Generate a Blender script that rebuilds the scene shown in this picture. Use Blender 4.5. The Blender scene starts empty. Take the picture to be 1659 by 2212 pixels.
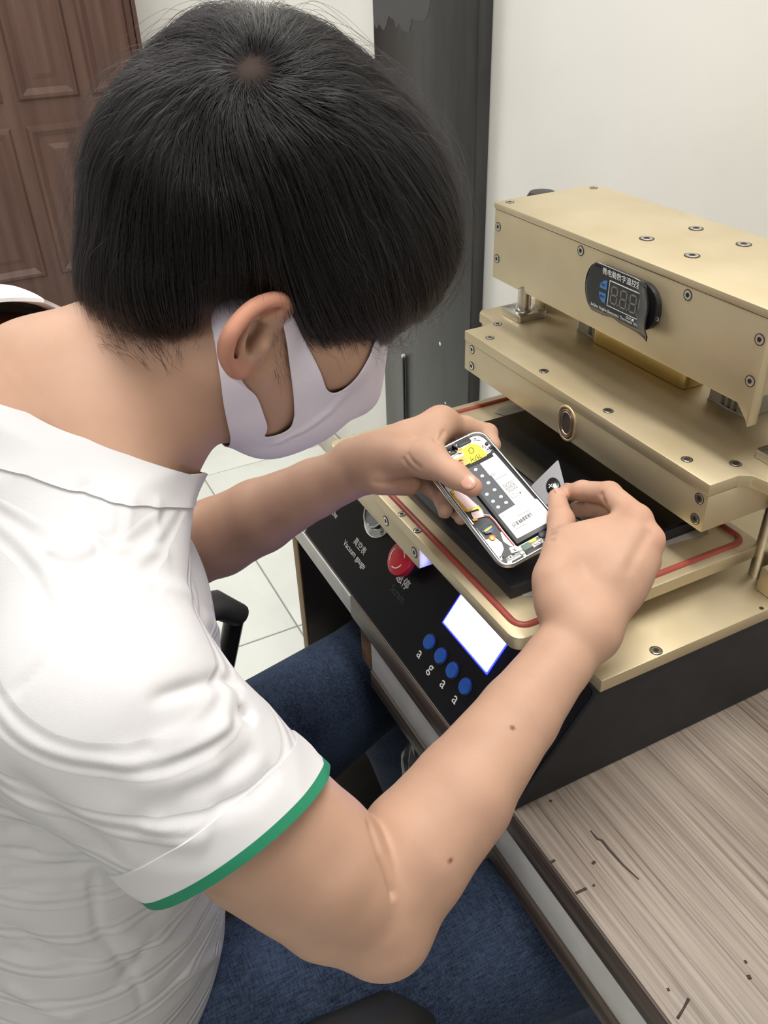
import bpy, bmesh, math, random
import numpy as np
from mathutils import Vector, Matrix, noise as mnoise

SC = bpy.context.scene
COL = SC.collection
random.seed(7)
RNG = np.random.default_rng(11)

# ---------------------------------------------------------------- camera
cam_data = bpy.data.cameras.new('camera')
cam = bpy.data.objects.new('camera', cam_data)
COL.objects.link(cam)
CR = Matrix(((0.4503, -0.489867, 0.746498), (0.892348, 0.275683, -0.35737), (-0.030733, 0.82706, 0.561272)))
cam.matrix_world = Matrix.Translation((0, 0, 1.387)) @ CR.to_4x4()
cam_data.sensor_width = 36.0
cam_data.lens = 29.695
cam_data.clip_start = 0.02
SC.camera = cam

# ---------------------------------------------------------------- world, lights, exposure
world = bpy.data.worlds.new('world')
SC.world = world
world.use_nodes = True
world.node_tree.nodes['Background'].inputs[0].default_value = (0.93, 0.96, 1.0, 1)
world.node_tree.nodes['Background'].inputs[1].default_value = 0.06

def area(name, loc, size, power, col=(1, 0.97, 0.92), target=None):
    l = bpy.data.lights.new(name, 'AREA')
    l.shape = 'RECTANGLE'
    l.size, l.size_y = size
    l.energy = power
    l.color = col
    o = bpy.data.objects.new(name, l)
    COL.objects.link(o)
    o.location = loc
    if target is not None:
        o.rotation_euler = (Vector(target) - Vector(loc)).to_track_quat('-Z', 'Y').to_euler()
    return o

area('ceiling_lamp_light', (-0.40, 0.42, 2.72), (1.15, 0.34), 29)
area('ceiling_lamp_light_far', (-2.7, -0.2, 2.72), (1.15, 0.34), 26)
area('fill_light_behind', (0.9, -1.0, 2.72), (1.15, 0.34), 20)  # unseen fill, added to brighten the fronts

SC.view_settings.view_transform = 'Standard'
SC.view_settings.look = 'None'
SC.view_settings.exposure = -0.05
SC.view_settings.gamma = 1.0
SC.view_settings.use_curve_mapping = False

# ---------------------------------------------------------------- materials
def mat(name, color, rough=0.5, metal=0.0, spec=0.5, **kw):
    m = bpy.data.materials.new(name)
    m.use_nodes = True
    b = m.node_tree.nodes['Principled BSDF']
    b.inputs['Base Color'].default_value = (*color, 1)
    b.inputs['Roughness'].default_value = rough
    b.inputs['Metallic'].default_value = metal
    b.inputs['Specular IOR Level'].default_value = spec
    for k, v in kw.items():
        b.inputs[k.replace('_', ' ')].default_value = v
    return m

def nd(m, t, **kw):
    n = m.node_tree.nodes.new(t)
    for k, v in kw.items():
        setattr(n, k, v)
    return n

def lk(m, a, b):
    m.node_tree.links.new(a, b)

def bsdf(m):
    return m.node_tree.nodes['Principled BSDF']

def noise_col(m, c1, c2, scale=20.0, detail=4.0, stretch=(1, 1, 1), lo=0.35, hi=0.65, bump=0.0, dist=0.001, coord='Object'):
    tc = nd(m, 'ShaderNodeTexCoord')
    mp = nd(m, 'ShaderNodeMapping')
    mp.inputs['Scale'].default_value = stretch
    lk(m, tc.outputs[coord], mp.inputs['Vector'])
    n = nd(m, 'ShaderNodeTexNoise')
    n.inputs['Scale'].default_value = scale
    n.inputs['Detail'].default_value = detail
    lk(m, mp.outputs[0], n.inputs['Vector'])
    r = nd(m, 'ShaderNodeValToRGB')
    r.color_ramp.elements[0].position = lo
    r.color_ramp.elements[1].position = hi
    r.color_ramp.elements[0].color = (*c1, 1)
    r.color_ramp.elements[1].color = (*c2, 1)
    lk(m, n.outputs['Fac'], r.inputs['Fac'])
    lk(m, r.outputs[0], bsdf(m).inputs['Base Color'])
    if bump:
        add_bump(m, n.outputs['Fac'], bump, dist)
    return r, n, mp

def add_bump(m, sock, strength, dist=0.001):
    b = nd(m, 'ShaderNodeBump')
    b.inputs['Strength'].default_value = strength
    b.inputs['Distance'].default_value = dist
    old = bsdf(m).inputs['Normal']
    if old.is_linked:
        lk(m, old.links[0].from_socket, b.inputs['Normal'])
    lk(m, sock, b.inputs['Height'])
    lk(m, b.outputs[0], old)

def srgb(r, g, b):
    f = lambda c: (c / 255 / 12.92) if c <= 10 else ((c / 255 + 0.055) / 1.055) ** 2.4
    return (f(r), f(g), f(b))

# ---------------------------------------------------------------- objects
def link(name, me, m=None, parent=None, label=None, cat=None, group=None, kind=None, smooth=None):
    o = bpy.data.objects.new(name, me)
    COL.objects.link(o)
    if m is not None:
        for k in (m if isinstance(m, (list, tuple)) else [m]):
            me.materials.append(k)
    if parent is not None:
        o.parent = parent
    if label: o['label'] = label
    if cat: o['category'] = cat
    if group: o['group'] = group
    if kind: o['kind'] = kind
    if smooth is not None and hasattr(me, 'polygons'):
        me.polygons.foreach_set('use_smooth', [smooth] * len(me.polygons))
    return o

def empty(name, loc, label=None, cat=None, group=None, kind=None):
    o = bpy.data.objects.new(name, None)
    COL.objects.link(o)
    o.empty_display_size = 0.05
    o.location = loc
    if label: o['label'] = label
    if cat: o['category'] = cat
    if group: o['group'] = group
    if kind: o['kind'] = kind
    return o

def settle(root):
    """children were modelled in world space: keep them there under the moved root"""
    inv = Matrix.Translation(root.location).inverted()
    for c in root.children:
        c.matrix_parent_inverse = inv

def tomesh(bm, name='m'):
    me = bpy.data.meshes.new(name)
    bm.normal_update()
    bm.to_mesh(me)
    bm.free()
    return me

def sharp(o, ang=35):
    me = o.data
    me.polygons.foreach_set('use_smooth', [True] * len(me.polygons))
    try:
        me.set_sharp_from_angle(angle=math.radians(ang))
    except Exception:
        pass
    return o

def bm_box(bm, lo, hi, bev=0.0, seg=2, mi=0):
    b2 = bmesh.new()
    bmesh.ops.create_cube(b2, size=1)
    for v in b2.verts:
        v.co = Vector([lo[i] + (v.co[i] + 0.5) * (hi[i] - lo[i]) for i in range(3)])
    if bev:
        bmesh.ops.bevel(b2, geom=b2.edges[:], offset=bev, segments=seg, affect='EDGES', profile=0.5)
    merge(bm, b2, mi)

def merge(bm, b2, mi=0, M=None):
    vm = {}
    for v in b2.verts:
        vm[v] = bm.verts.new(M @ v.co if M is not None else v.co)
    for f in b2.faces:
        try:
            nf = bm.faces.new([vm[v] for v in f.verts])
            nf.material_index = mi
            nf.smooth = f.smooth
        except ValueError:
            pass
    b2.free()

def box(name, lo, hi, m, parent=None, bev=0.0, **kw):
    bm = bmesh.new()
    bm_box(bm, lo, hi, bev)
    return sharp(link(name, tomesh(bm, name), m, parent, **kw))

def bm_prism(bm, pts, vec, bev=0.0, seg=2, mi=0):
    """polygon (3D points, planar) pushed along vec"""
    b2 = bmesh.new()
    vs = [b2.verts.new(p) for p in pts]
    f = b2.faces.new(vs)
    r = bmesh.ops.extrude_face_region(b2, geom=[f])
    for g in r['geom']:
        if isinstance(g, bmesh.types.BMVert):
            g.co += Vector(vec)
    bmesh.ops.recalc_face_normals(b2, faces=b2.faces[:])
    if bev:
        bmesh.ops.bevel(b2, geom=b2.edges[:], offset=bev, segments=seg, affect='EDGES', profile=0.5)
    merge(bm, b2, mi)

def prism(name, pts, vec, m, parent=None, bev=0.0, **kw):
    bm = bmesh.new()
    bm_prism(bm, pts, vec, bev)
    return sharp(link(name, tomesh(bm, name), m, parent, **kw))

def frame_z(axis, up=(0, 0, 1)):
    z = Vector(axis).normalized()
    u = Vector(up)
    if abs(z.dot(u)) > 0.95:
        u = Vector((0, 1, 0))
    x = u.cross(z).normalized()
    y = z.cross(x)
    return Matrix((x, y, z)).transposed()

def bm_lathe(bm, prof, base, axis, n=24, mi=0, cap=True):
    """prof: list of (radius, height)"""
    F = frame_z(axis)
    b2 = bmesh.new()
    rings = []
    for r, h in prof:
        if r <= 1e-6:
            rings.append([b2.verts.new(F @ Vector((0, 0, h)) + Vector(base))])
        else:
            rings.append([b2.verts.new(F @ Vector((r * math.cos(2 * math.pi * i / n), r * math.sin(2 * math.pi * i / n), h)) + Vector(base)) for i in range(n)])
    for a, b in zip(rings, rings[1:]):
        for i in range(n):
            j = (i + 1) % n
            if len(a) == 1 and len(b) == 1: continue
            if len(a) == 1: b2.faces.new((a[0], b[i], b[j]))
            elif len(b) == 1: b2.faces.new((a[i], b[0], a[j]))
            else: b2.faces.new((a[i], b[i], b[j], a[j]))
    if cap:
        if len(rings[0]) > 1: b2.faces.new(rings[0])
        if len(rings[-1]) > 1: b2.faces.new(rings[-1][::-1])
    bmesh.ops.recalc_face_normals(b2, faces=b2.faces[:])
    merge(bm, b2, mi)

def lathe(name, prof, base, axis, m, parent=None, n=24, ang=35, **kw):
    bm = bmesh.new()
    bm_lathe(bm, prof, base, axis, n)
    return sharp(link(name, tomesh(bm, name), m, parent, **kw), ang)

def bm_tube(bm, pts, rad, n=8, closed=False, mi=0, flat=None):
    """swept tube; rad float or list; flat=(up, ratio) squashes the section along up"""
    pts = [Vector(p) for p in pts]
    k = len(pts)
    rads = rad if isinstance(rad, (list, tuple)) else [rad] * k
    rings = []
    prev = None
    for i, p in enumerate(pts):
        a = pts[(i - 1) % k] if (closed or i > 0) else p
        b = pts[(i + 1) % k] if (closed or i < k - 1) else p
        t = (b - a).normalized()
        if prev is None:
            x = Vector((0, 0, 1)).cross(t)
            if x.length < 0.1: x = Vector((1, 0, 0)).cross(t)
        else:
            x = prev - t * prev.dot(t)
        x.normalize()
        prev = x
        y = t.cross(x)
        ring = []
        for j in range(n):
            d = x * math.cos(2 * math.pi * j / n) + y * math.sin(2 * math.pi * j / n)
            d = d * rads[i]
            if flat:
                u = Vector(flat[0]).normalized()
                d = d - u * d.dot(u) * (1 - flat[1])
            ring.append(bm.verts.new(p + d))
        rings.append(ring)
    last = k if closed else k - 1
    for i in range(last):
        a, b = rings[i], rings[(i + 1) % k]
        for j in range(n):
            f = bm.faces.new((a[j], a[(j + 1) % n], b[(j + 1) % n], b[j]))
            f.material_index = mi
            f.smooth = True
    if not closed:
        for r in (rings[0][::-1], rings[-1]):
            f = bm.faces.new(r)
            f.material_index = mi

def tube(name, pts, rad, m, parent=None, n=8, closed=False, flat=None, **kw):
    bm = bmesh.new()
    bm_tube(bm, pts, rad, n, closed, 0, flat)
    return sharp(link(name, tomesh(bm, name), m, parent, **kw), 50)

def arc_round(x0, y0, x1, y1, r, n=6):
    """rounded rectangle outline"""
    out = []
    for cx, cy, a0 in ((x1 - r, y1 - r, 0), (x0 + r, y1 - r, 90), (x0 + r, y0 + r, 180), (x1 - r, y0 + r, 270)):
        for i in range(n + 1):
            a = math.radians(a0 + 90 * i / n)
            out.append((cx + r * math.cos(a), cy + r * math.sin(a)))
    return out

def text(name, body, loc, rot, size, m, parent=None, align='CENTER', extrude=0.0001, **kw):
    """flat lettering turned into a mesh"""
    cu = bpy.data.curves.new(name, 'FONT')
    cu.body = body
    cu.size = size
    cu.align_x = align
    cu.align_y = 'CENTER'
    cu.extrude = extrude
    cu.resolution_u = 3
    tmp = bpy.data.objects.new(name + '_tmp', cu)
    COL.objects.link(tmp)
    dg = bpy.context.evaluated_depsgraph_get()
    me = bpy.data.meshes.new_from_object(tmp.evaluated_get(dg))
    bpy.data.objects.remove(tmp)
    bpy.data.curves.remove(cu)
    me.materials.clear()
    R = rot.to_4x4() if isinstance(rot, Matrix) else rot
    o = link(name, me, m, parent, **kw)
    o.matrix_basis = Matrix.Translation(loc) @ R
    return o

def basis(x, y):
    """text/plate orientation: x along the reading direction, y up the letters"""
    x = Vector(x).normalized()
    y = Vector(y)
    y = (y - x * y.dot(x)).normalized()
    return Matrix((x, y, x.cross(y))).transposed()

# ---------------------------------------------------------------- room shell
M_wall = mat('white_painted_wall', srgb(236, 234, 228), 0.75)
noise_col(M_wall, srgb(228, 226, 220), srgb(238, 237, 233), 2.2, 5, lo=0.3, hi=0.6, bump=0.08, dist=0.004)
M_ceil = mat('ceiling_paint', (0.8, 0.8, 0.78), 0.9)
M_tile = mat('white_floor_tile', srgb(232, 236, 232), 0.22)
noise_col(M_tile, srgb(222, 227, 222), srgb(238, 241, 237), 3.0, 6, lo=0.35, hi=0.6)
M_grout = mat('grey_grout', srgb(150, 152, 148), 0.9)
M_base = mat('beige_skirting_tile', srgb(196, 192, 172), 0.35)
noise_col(M_base, srgb(178, 173, 150), srgb(205, 200, 182), 8, 4)
M_black = mat('black_gloss_paint', srgb(50, 50, 51), 0.28)
noise_col(M_black, srgb(44, 44, 45), srgb(58, 58, 59), 5, 3, stretch=(6, 6, 1), bump=0.12, dist=0.003)
M_door = mat('brown_door_paint', srgb(92, 66, 56), 0.45)
noise_col(M_door, srgb(90, 64, 56), srgb(108, 81, 71), 3, 6, stretch=(1, 8, 0.5), bump=0.06, dist=0.001)

WY_ = 0.884   # wall behind the machine
box('wall_back', (-4.1, WY_, 0), (2.2, WY_ + 0.12, 2.85), M_wall, kind='structure')
box('wall_left', (-4.14, -2.6, 0), (-4.02, WY_, 2.85), M_wall, kind='structure')
M_wall2 = mat('grey_painted_wall', (0.30, 0.29, 0.28), 0.8)
box('wall_right', (2.1, -2.6, 0), (2.22, WY_, 2.85), M_wall2, kind='structure')
box('wall_front', (-4.1, -2.72, 0), (2.2, -2.6, 2.85), M_wall2, kind='structure')
box('ceiling', (-4.14, -2.72, 2.8), (2.22, WY_ + 0.12, 2.9), M_ceil, kind='structure')

# floor: grout bed with tiles proud of it (each tile a piece)
fl = box('floor', (-4.14, -2.72, -0.06), (2.22, WY_ + 0.1, -0.002), M_grout, kind='structure')
TS, TX, TY = 0.8, -1.505, 0.474          # tile size and one joint crossing
bmt = bmesh.new()
bm_box(bmt, (-TS / 2 + 0.002, -TS / 2 + 0.002, -0.008), (TS / 2 - 0.002, TS / 2 - 0.002, 0.0), 0.0012, 1)
tile_me = tomesh(bmt, 'tile')
tile_me.materials.append(M_tile)
for i in range(-4, 4):
    for j in range(-4, 1):
        cx, cy = TX + (i + 0.5) * TS, TY + (j + 0.5) * TS
        o = bpy.data.objects.new('tile', tile_me)
        COL.objects.link(o)
        o.parent = fl
        o.location = (cx, cy, random.uniform(-0.0004, 0.0004))

# skirting tiles along the back wall
sk = box('baseboard_back', (-4.02, WY_ - 0.004, 0), (-1.75, WY_ - 0.0002, 0.103), M_grout, kind='structure')
for i in range(3):
    x0 = max(-3.1, -4.02) + i * 0.6 - 0.6
    box('skirting_tile', (x0 + 0.002, WY_ - 0.011, 0.001), (x0 + 0.598, WY_ - 0.002, 0.1), M_base, sk, 0.0015)
box('skirting_tile', (-1.9 + 0.002, WY_ - 0.011, 0.001), (-1.753, WY_ - 0.002, 0.1), M_base, sk, 0.0015)

# black pillar standing slightly proud of the wall
pl = empty('pillar', (-1.55, WY_ - 0.02, 0), kind='structure')
box('pillar_face', (-1.752, WY_ - 0.03, 0), (-1.357, WY_ - 0.0005, 2.799), M_black, pl, 0.004)
M_wire = mat('wire_sheath', (0.015, 0.015, 0.016), 0.3)
tube('wire', [(-1.64, WY_ - 0.0335, 0.02), (-1.64, WY_ - 0.0335, 0.3), (-1.6395, WY_ - 0.0335, 0.575)], 0.0032, M_wire, pl)
M_plug = mat('wire_clip', (0.75, 0.75, 0.73), 0.4)
lathe('wire_clip', [(0, 0), (0.0045, 0.0005), (0.0045, 0.007), (0, 0.008)], (-1.6395, WY_ - 0.0305, 0.576), (0, -1, 0), M_plug, pl, 12)
for px, pz, r in ((-1.475, 0.665, 0.0045), (-1.449, 0.535, 0.003), (-1.4455, 0.52, 0.0038), (-1.50, 1.06, 0.0035), (-1.487, 1.05, 0.003)):
    lathe('paint_fleck', [(0, 0), (r, 0.0002), (r * 0.7, 0.0012), (0, 0.0015)], (px, WY_ - 0.03, pz), (0, -1, 0), M_plug, pl, 10)
M_streak = mat('grey_painted_gloss', srgb(68, 69, 72), 0.35)  # gloss on the pillar top, put into the colour of a paler sheet
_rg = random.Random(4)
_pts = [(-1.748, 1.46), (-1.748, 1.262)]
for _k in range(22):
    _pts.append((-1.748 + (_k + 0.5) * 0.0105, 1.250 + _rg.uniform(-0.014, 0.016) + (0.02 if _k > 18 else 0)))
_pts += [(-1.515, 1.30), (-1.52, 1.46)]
prism('gloss_streaks', [(a, WY_ - 0.0301, b) for a, b in _pts], (0, -0.0004, 0), M_streak, pl, label='paler gloss streaks painted in near the top')
settle(pl)

# panelled door in the far wall
dr = empty('door_1', (-4.02, 0.45, 0), kind='structure')
DX = -4.02 + 0.002
box('door_slab', (DX, -0.02, 0.005), (DX + 0.022, 0.865, 2.05), M_door, dr, 0.002)
def door_panel(y0, y1, z0, z1):
    # moulded frame (raised) around a sunken, then raised field
    bm = bmesh.new()
    w = 0.045
    X = DX + 0.022
    prof = [(0.0, 0.0), (0.010, 0.012), (0.022, 0.013), (0.034, 0.006), (w, 0.0)]
    rings = []
    for ins, h in prof:
        rings.append([bm.verts.new((X + h, a, b)) for a, b in ((y0 + ins, z0 + ins), (y1 - ins, z0 + ins), (y1 - ins, z1 - ins), (y0 + ins, z1 - ins))])
    for ins, h in ((w + 0.03, 0.001), (w + 0.05, 0.009)):
        rings.append([bm.verts.new((X + h, a, b)) for a, b in ((y0 + ins, z0 + ins), (y1 - ins, z0 + ins), (y1 - ins, z1 - ins), (y0 + ins, z1 - ins))])
    for a, b in zip(rings, rings[1:]):
        for i in range(4):
            bm.faces.new((a[i], a[(i + 1) % 4], b[(i + 1) % 4], b[i]))
    bm.faces.new(rings[-1])
    bmesh.ops.recalc_face_normals(bm, faces=bm.faces[:])
    link('door_panel', tomesh(bm, 'door_panel'), M_door, dr)
for y0, y1 in ((0.02, 0.30), (0.355, 0.60), (0.645, 0.84)):
    for z0, z1 in ((0.19, 0.80), (0.89, 1.62), (1.70, 1.95)):
        door_panel(y0, y1, z0, z1)
M_handle = mat('door_handle_metal', (0.6, 0.55, 0.45), 0.3, 0.9)
lathe('door_handle', [(0, 0), (0.025, 0.001), (0.025, 0.006), (0.01, 0.01), (0.01, 0.035), (0.026, 0.045), (0.028, 0.06), (0.0, 0.072)], (DX + 0.022, 0.05, 1.0), (1, 0, 0), M_handle, dr)
settle(dr)
box('trim_1', (-4.02, 0.868, 0), (-3.985, 0.8835, 2.12), M_door, kind='structure')

# ceiling lamps of the room; the last panel is an added fill
M_lampw = mat('lamp_housing', (0.85, 0.85, 0.85), 0.4)
M_lampd = bpy.data.materials.new('lamp_diffuser')
M_lampd.use_nodes = True
_b = bsdf(M_lampd)
_b.inputs['Emission Color'].default_value = (1, 0.97, 0.92, 1)
_b.inputs['Emission Strength'].default_value = 6.0
for k, (lx, ly, nm) in enumerate(((-0.40, 0.42, 'white ceiling light panel above the laminating press'), (-2.7, -0.2, 'white ceiling light panel near the brown door'), (0.9, -1.0, 'white ceiling light panel added as fill behind the worker'))):
    t = empty('ceiling_lamp', (lx, ly, 2.8), nm, 'ceiling lamp', 'ceiling light panels')
    box('lamp_housing', (lx - 0.6, ly - 0.19, 2.755), (lx + 0.6, ly + 0.19, 2.7995), M_lampw, t, 0.004)
    box('lamp_diffuser', (lx - 0.575, ly - 0.17, 2.745), (lx + 0.575, ly + 0.17, 2.7545), M_lampd, t, 0.002)
    settle(t)

# ---------------------------------------------------------------- desk
T = 0.727
M_lam = mat('grey_oak_laminate', srgb(160, 146, 132), 0.5)
def wood_nodes(m):
    tc = nd(m, 'ShaderNodeTexCoord')
    mp = nd(m, 'ShaderNodeMapping')
    mp.inputs['Scale'].default_value = (1.6, 105, 105)
    mp.inputs['Rotation'].default_value = (0, 0, 0.03)
    lk(m, tc.outputs['Object'], mp.inputs['Vector'])
    n = nd(m, 'ShaderNodeTexNoise'); n.inputs['Scale'].default_value = 3.2; n.inputs['Detail'].default_value = 6; n.inputs['Roughness'].default_value = 0.62; n.inputs['Distortion'].default_value = 0.35
    lk(m, mp.outputs[0], n.inputs['Vector'])
    mp2 = nd(m, 'ShaderNodeMapping'); mp2.inputs['Scale'].default_value = (0.9, 9, 9)
    lk(m, tc.outputs['Object'], mp2.inputs['Vector'])
    n2 = nd(m, 'ShaderNodeTexNoise'); n2.inputs['Scale'].default_value = 3.0; n2.inputs['Detail'].default_value = 3
    lk(m, mp2.outputs[0], n2.inputs['Vector'])
    r = nd(m, 'ShaderNodeValToRGB')
    e = r.color_ramp.elements
    e[0].position = 0.3; e[0].color = (*srgb(96, 83, 73), 1)
    e[1].position = 0.62; e[1].color = (*srgb(156, 145, 134), 1)
    x = r.color_ramp.elements.new(0.44); x.color = (*srgb(134, 122, 112), 1)
    lk(m, n.outputs['Fac'], r.inputs['Fac'])
    mx = nd(m, 'ShaderNodeMix', data_type='RGBA', blend_type='MULTIPLY'); mx.inputs[0].default_value = 1.0
    r2 = nd(m, 'ShaderNodeValToRGB')
    r2.color_ramp.elements[0].position = 0.3; r2.color_ramp.elements[0].color = (0.74, 0.72, 0.70, 1)
    r2.color_ramp.elements[1].position = 0.65; r2.color_ramp.elements[1].color = (1.0, 0.99, 0.98, 1)
    lk(m, n2.outputs['Fac'], r2.inputs['Fac'])
    lk(m, r.outputs[0], mx.inputs[6]); lk(m, r2.outputs[0], mx.inputs[7])
    lk(m, mx.outputs[2], bsdf(m).inputs['Base Color'])
    add_bump(m, n.outputs['Fac'], 0.25, 0.0008)
wood_nodes(M_lam)
M_edge = mat('dark_brown_edge_band', srgb(74, 62, 54), 0.5)
noise_col(M_edge, srgb(58, 47, 41), srgb(92, 79, 69), 5, 5, stretch=(1, 30, 30))
M_strip = mat('grey_strip', srgb(178, 176, 172), 0.45)
noise_col(M_strip, srgb(206, 205, 202), srgb(218, 217, 214), 30, 3)
M_raw = mat('raw_chipboard', srgb(120, 88, 58), 0.85)
noise_col(M_raw, srgb(84, 58, 38), srgb(140, 106, 72), 60, 5, bump=0.4, dist=0.002)
M_panel = mat('dark_desk_panel', srgb(66, 58, 54), 0.35)
noise_col(M_panel, srgb(50, 43, 40), srgb(74, 66, 62), 9, 4)
M_tan = mat('tan_edge_band', srgb(142, 116, 78), 0.6)
M_chrome = mat('chrome', (0.8, 0.8, 0.8), 0.12, 1.0)
M_gouge = mat('dark_gouge', srgb(58, 46, 38), 0.8)

TE = 0.302   # front edge of the desk
desk = empty('desk', (-0.3, 0.6, 0), 'grey oak laminate desk under the gold press, worn front edge', 'desk')
box('desk_top', (-0.955, TE + 0.002, T - 0.03), (0.75, 0.878, T), M_lam, desk, 0.001, label='grey wood grain desk top')
box('edge_band', (-0.735, TE - 0.0005, T - 0.031), (0.75, TE + 0.0018, T + 0.0004), M_edge, desk, 0.0006, label='dark brown front edge band')
box('bare_edge', (-0.955, TE + 0.0002, T - 0.03), (-0.736, TE + 0.0018, T - 0.0006), M_strip, desk, 0.0005, label='bare grey desk edge where the band is missing')
# drawer front with a grey strip, its raw chipboard end showing
box('drawer_front', (-0.690, TE + 0.004, T - 0.086), (0.74, TE + 0.02, T - 0.0305), M_strip, desk, 0.001, label='pale grey drawer rail below the desk edge')
box('drawer_lower_rail', (-0.690, TE + 0.001, T - 0.112), (0.74, TE + 0.02, T - 0.0865), M_edge, desk, 0.001)
box('drawer_end', (-0.725, TE + 0.006, T - 0.098), (-0.6905, TE + 0.30, T - 0.031), M_raw, desk, 0.002, label='raw chipboard drawer end')
box('drawer_bottom', (-0.690, TE + 0.021, T - 0.112), (0.74, TE + 0.45, T - 0.104), M_panel, desk)
box('side_panel', (-0.945, TE + 0.006, 0.002), (-0.925, 0.87, T - 0.0305), M_panel, desk, 0.001, label='dark side panel of the desk')
box('panel_edge_band', (-0.9455, TE + 0.003, 0.002), (-0.9245, TE + 0.0055, T - 0.031), M_tan, desk, 0.0005, label='tan edge band')
box('side_panel', (0.70, TE + 0.006, 0.002), (0.72, 0.87, T - 0.113), M_panel, desk, 0.001)
box('back_panel', (-0.92, 0.845, 0.25), (0.695, 0.86, T - 0.113), M_panel, desk, 0.001)
lathe('panel_knob', [(0.009, 0), (0.009, 0.012), (0.013, 0.016), (0.0135, 0.026), (0.010, 0.030), (0, 0.031)], (-0.9248, 0.372, 0.655), (1, 0, 0), M_chrome, desk, label='chrome lock knob on the side panel')
def gouge(pts, r):
    bm = bmesh.new()
    bm_tube(bm, pts, r, 6, flat=((0, 0, 1), 0.15))
    link('gouge', tomesh(bm, 'gouge'), M_gouge, desk)
def gz(*p): return [(a, b, T + 0.00012) for a, b in p]
GOUGES = [([(-0.3386,0.3532,0.7270), (-0.3291,0.3533,0.7270), (-0.3257,0.3557,0.7270), (-0.3161,0.3555,0.7270), (-0.2990,0.3564,0.7270), (-0.2819,0.3594,0.7270)], [0.0006, 0.0011, 0.0013, 0.0012, 0.001, 0.0006]),
          ([(-0.3293,0.3020,0.7270), (-0.3294,0.3084,0.7270)], 0.0012), ([(-0.2966,0.3049,0.7270), (-0.2960,0.3159,0.7270)], 0.0012),
          ([(-0.3118,0.3341,0.7270), (-0.3123,0.3379,0.7270)], 0.0013), ([(-0.3802,0.3394,0.7270), (-0.3804,0.3421,0.7270)], 0.0012),
          ([(-0.1830,0.3100,0.7270), (-0.1861,0.3186,0.7270), (-0.1899,0.3276,0.7270)], [0.0011, 0.0008, 0.0011]),
          ([(-0.1905,0.3842,0.7270), (-0.1902,0.3863,0.7270)], 0.0013), ([(-0.1811,0.3773,0.7270), (-0.1803,0.3802,0.7270)], 0.0017), ([(-0.2020,0.3176,0.7270), (-0.2017,0.3196,0.7270)], 0.0012),
          ([(-0.2953,0.3216,0.7270), (-0.2951,0.3238,0.7270)], 0.001)]
for pts, r in GOUGES:
    gouge([(p[0], p[1], T + 0.0002) for p in pts], r)
settle(desk)

# ---------------------------------------------------------------- laminating press
M_gold = mat('champagne_anodised_aluminium', srgb(214, 196, 158), 0.42, 0.62)
_r, _n, _mp = noise_col(M_gold, srgb(196, 181, 148), srgb(207, 193, 163), 14, 5, lo=0.3, hi=0.7)
_n2 = nd(M_gold, 'ShaderNodeTexNoise'); _n2.inputs['Scale'].default_value = 2500; _n2.inputs['Detail'].default_value = 2
_tc = nd(M_gold, 'ShaderNodeTexCoord'); lk(M_gold, _tc.outputs['Object'], _n2.inputs['Vector'])
add_bump(M_gold, _n2.outputs['Fac'], 0.12, 0.0002)
M_brass = mat('polished_brass_bar', srgb(216, 192, 128), 0.28, 0.85)
M_housing = mat('black_powder_coat', srgb(40, 41, 46), 0.55)
noise_col(M_housing, srgb(22, 23, 28), srgb(30, 31, 36), 40, 4, bump=0.1, dist=0.0004)
M_overlay = mat('black_panel_overlay', srgb(15, 15, 20), 0.35, 0, 0.25)
M_print = mat('white_panel_print', srgb(225, 225, 225), 0.6)
M_printdim = mat('worn_panel_print', srgb(52, 54, 60), 0.6)
M_steel = mat('steel', (0.62, 0.6, 0.56), 0.28, 1.0)
M_hole = mat('dark_socket', (0.02, 0.018, 0.015), 0.6)
M_gasket = mat('red_silicone_gasket', srgb(148, 66, 56), 0.45)
M_grey = mat('grey_cast_aluminium', srgb(172, 170, 160), 0.5, 0.3)
M_rubber = mat('black_plastic', (0.012, 0.012, 0.013), 0.4)
M_matb = mat('black_rubber_mat', srgb(36, 36, 42), 0.5)
M_glossy = mat('black_glossy_sheet', srgb(14, 14, 15), 0.12)
M_bluebtn = mat('blue_button_plastic', srgb(30, 84, 170), 0.4)
M_red = mat('red_stop_plastic', srgb(190, 34, 48), 0.35)
M_dial = mat('white_gauge_dial', srgb(196, 204, 212), 0.4)
M_lensglass = mat('gauge_glass', (1, 1, 1), 0.03)
bsdf(M_lensglass).inputs['Transmission Weight'].default_value = 1.0
M_film = mat('grey_residue_film', srgb(176, 174, 168), 0.5)
def emit(name, col, s):
    m = mat(name, col, 0.4)
    bsdf(m).inputs['Emission Color'].default_value = (*col, 1)
    bsdf(m).inputs['Emission Strength'].default_value = s
    return m
M_lcd = emit('lit_lcd', (0.40, 0.46, 1.0), 9.0)
M_lcdhalo = emit('lcd_halo_glow', (0.004, 0.006, 1.0), 30.0)  # glowing rim added to give the display its blue halo

XC = -0.637
XL, XR = XC - 0.252, XC + 0.252
press = empty('laminating_press', (XC, 0.5, T), 'gold and black vacuum laminating press with a lit display, on the desk', 'machine')

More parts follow.
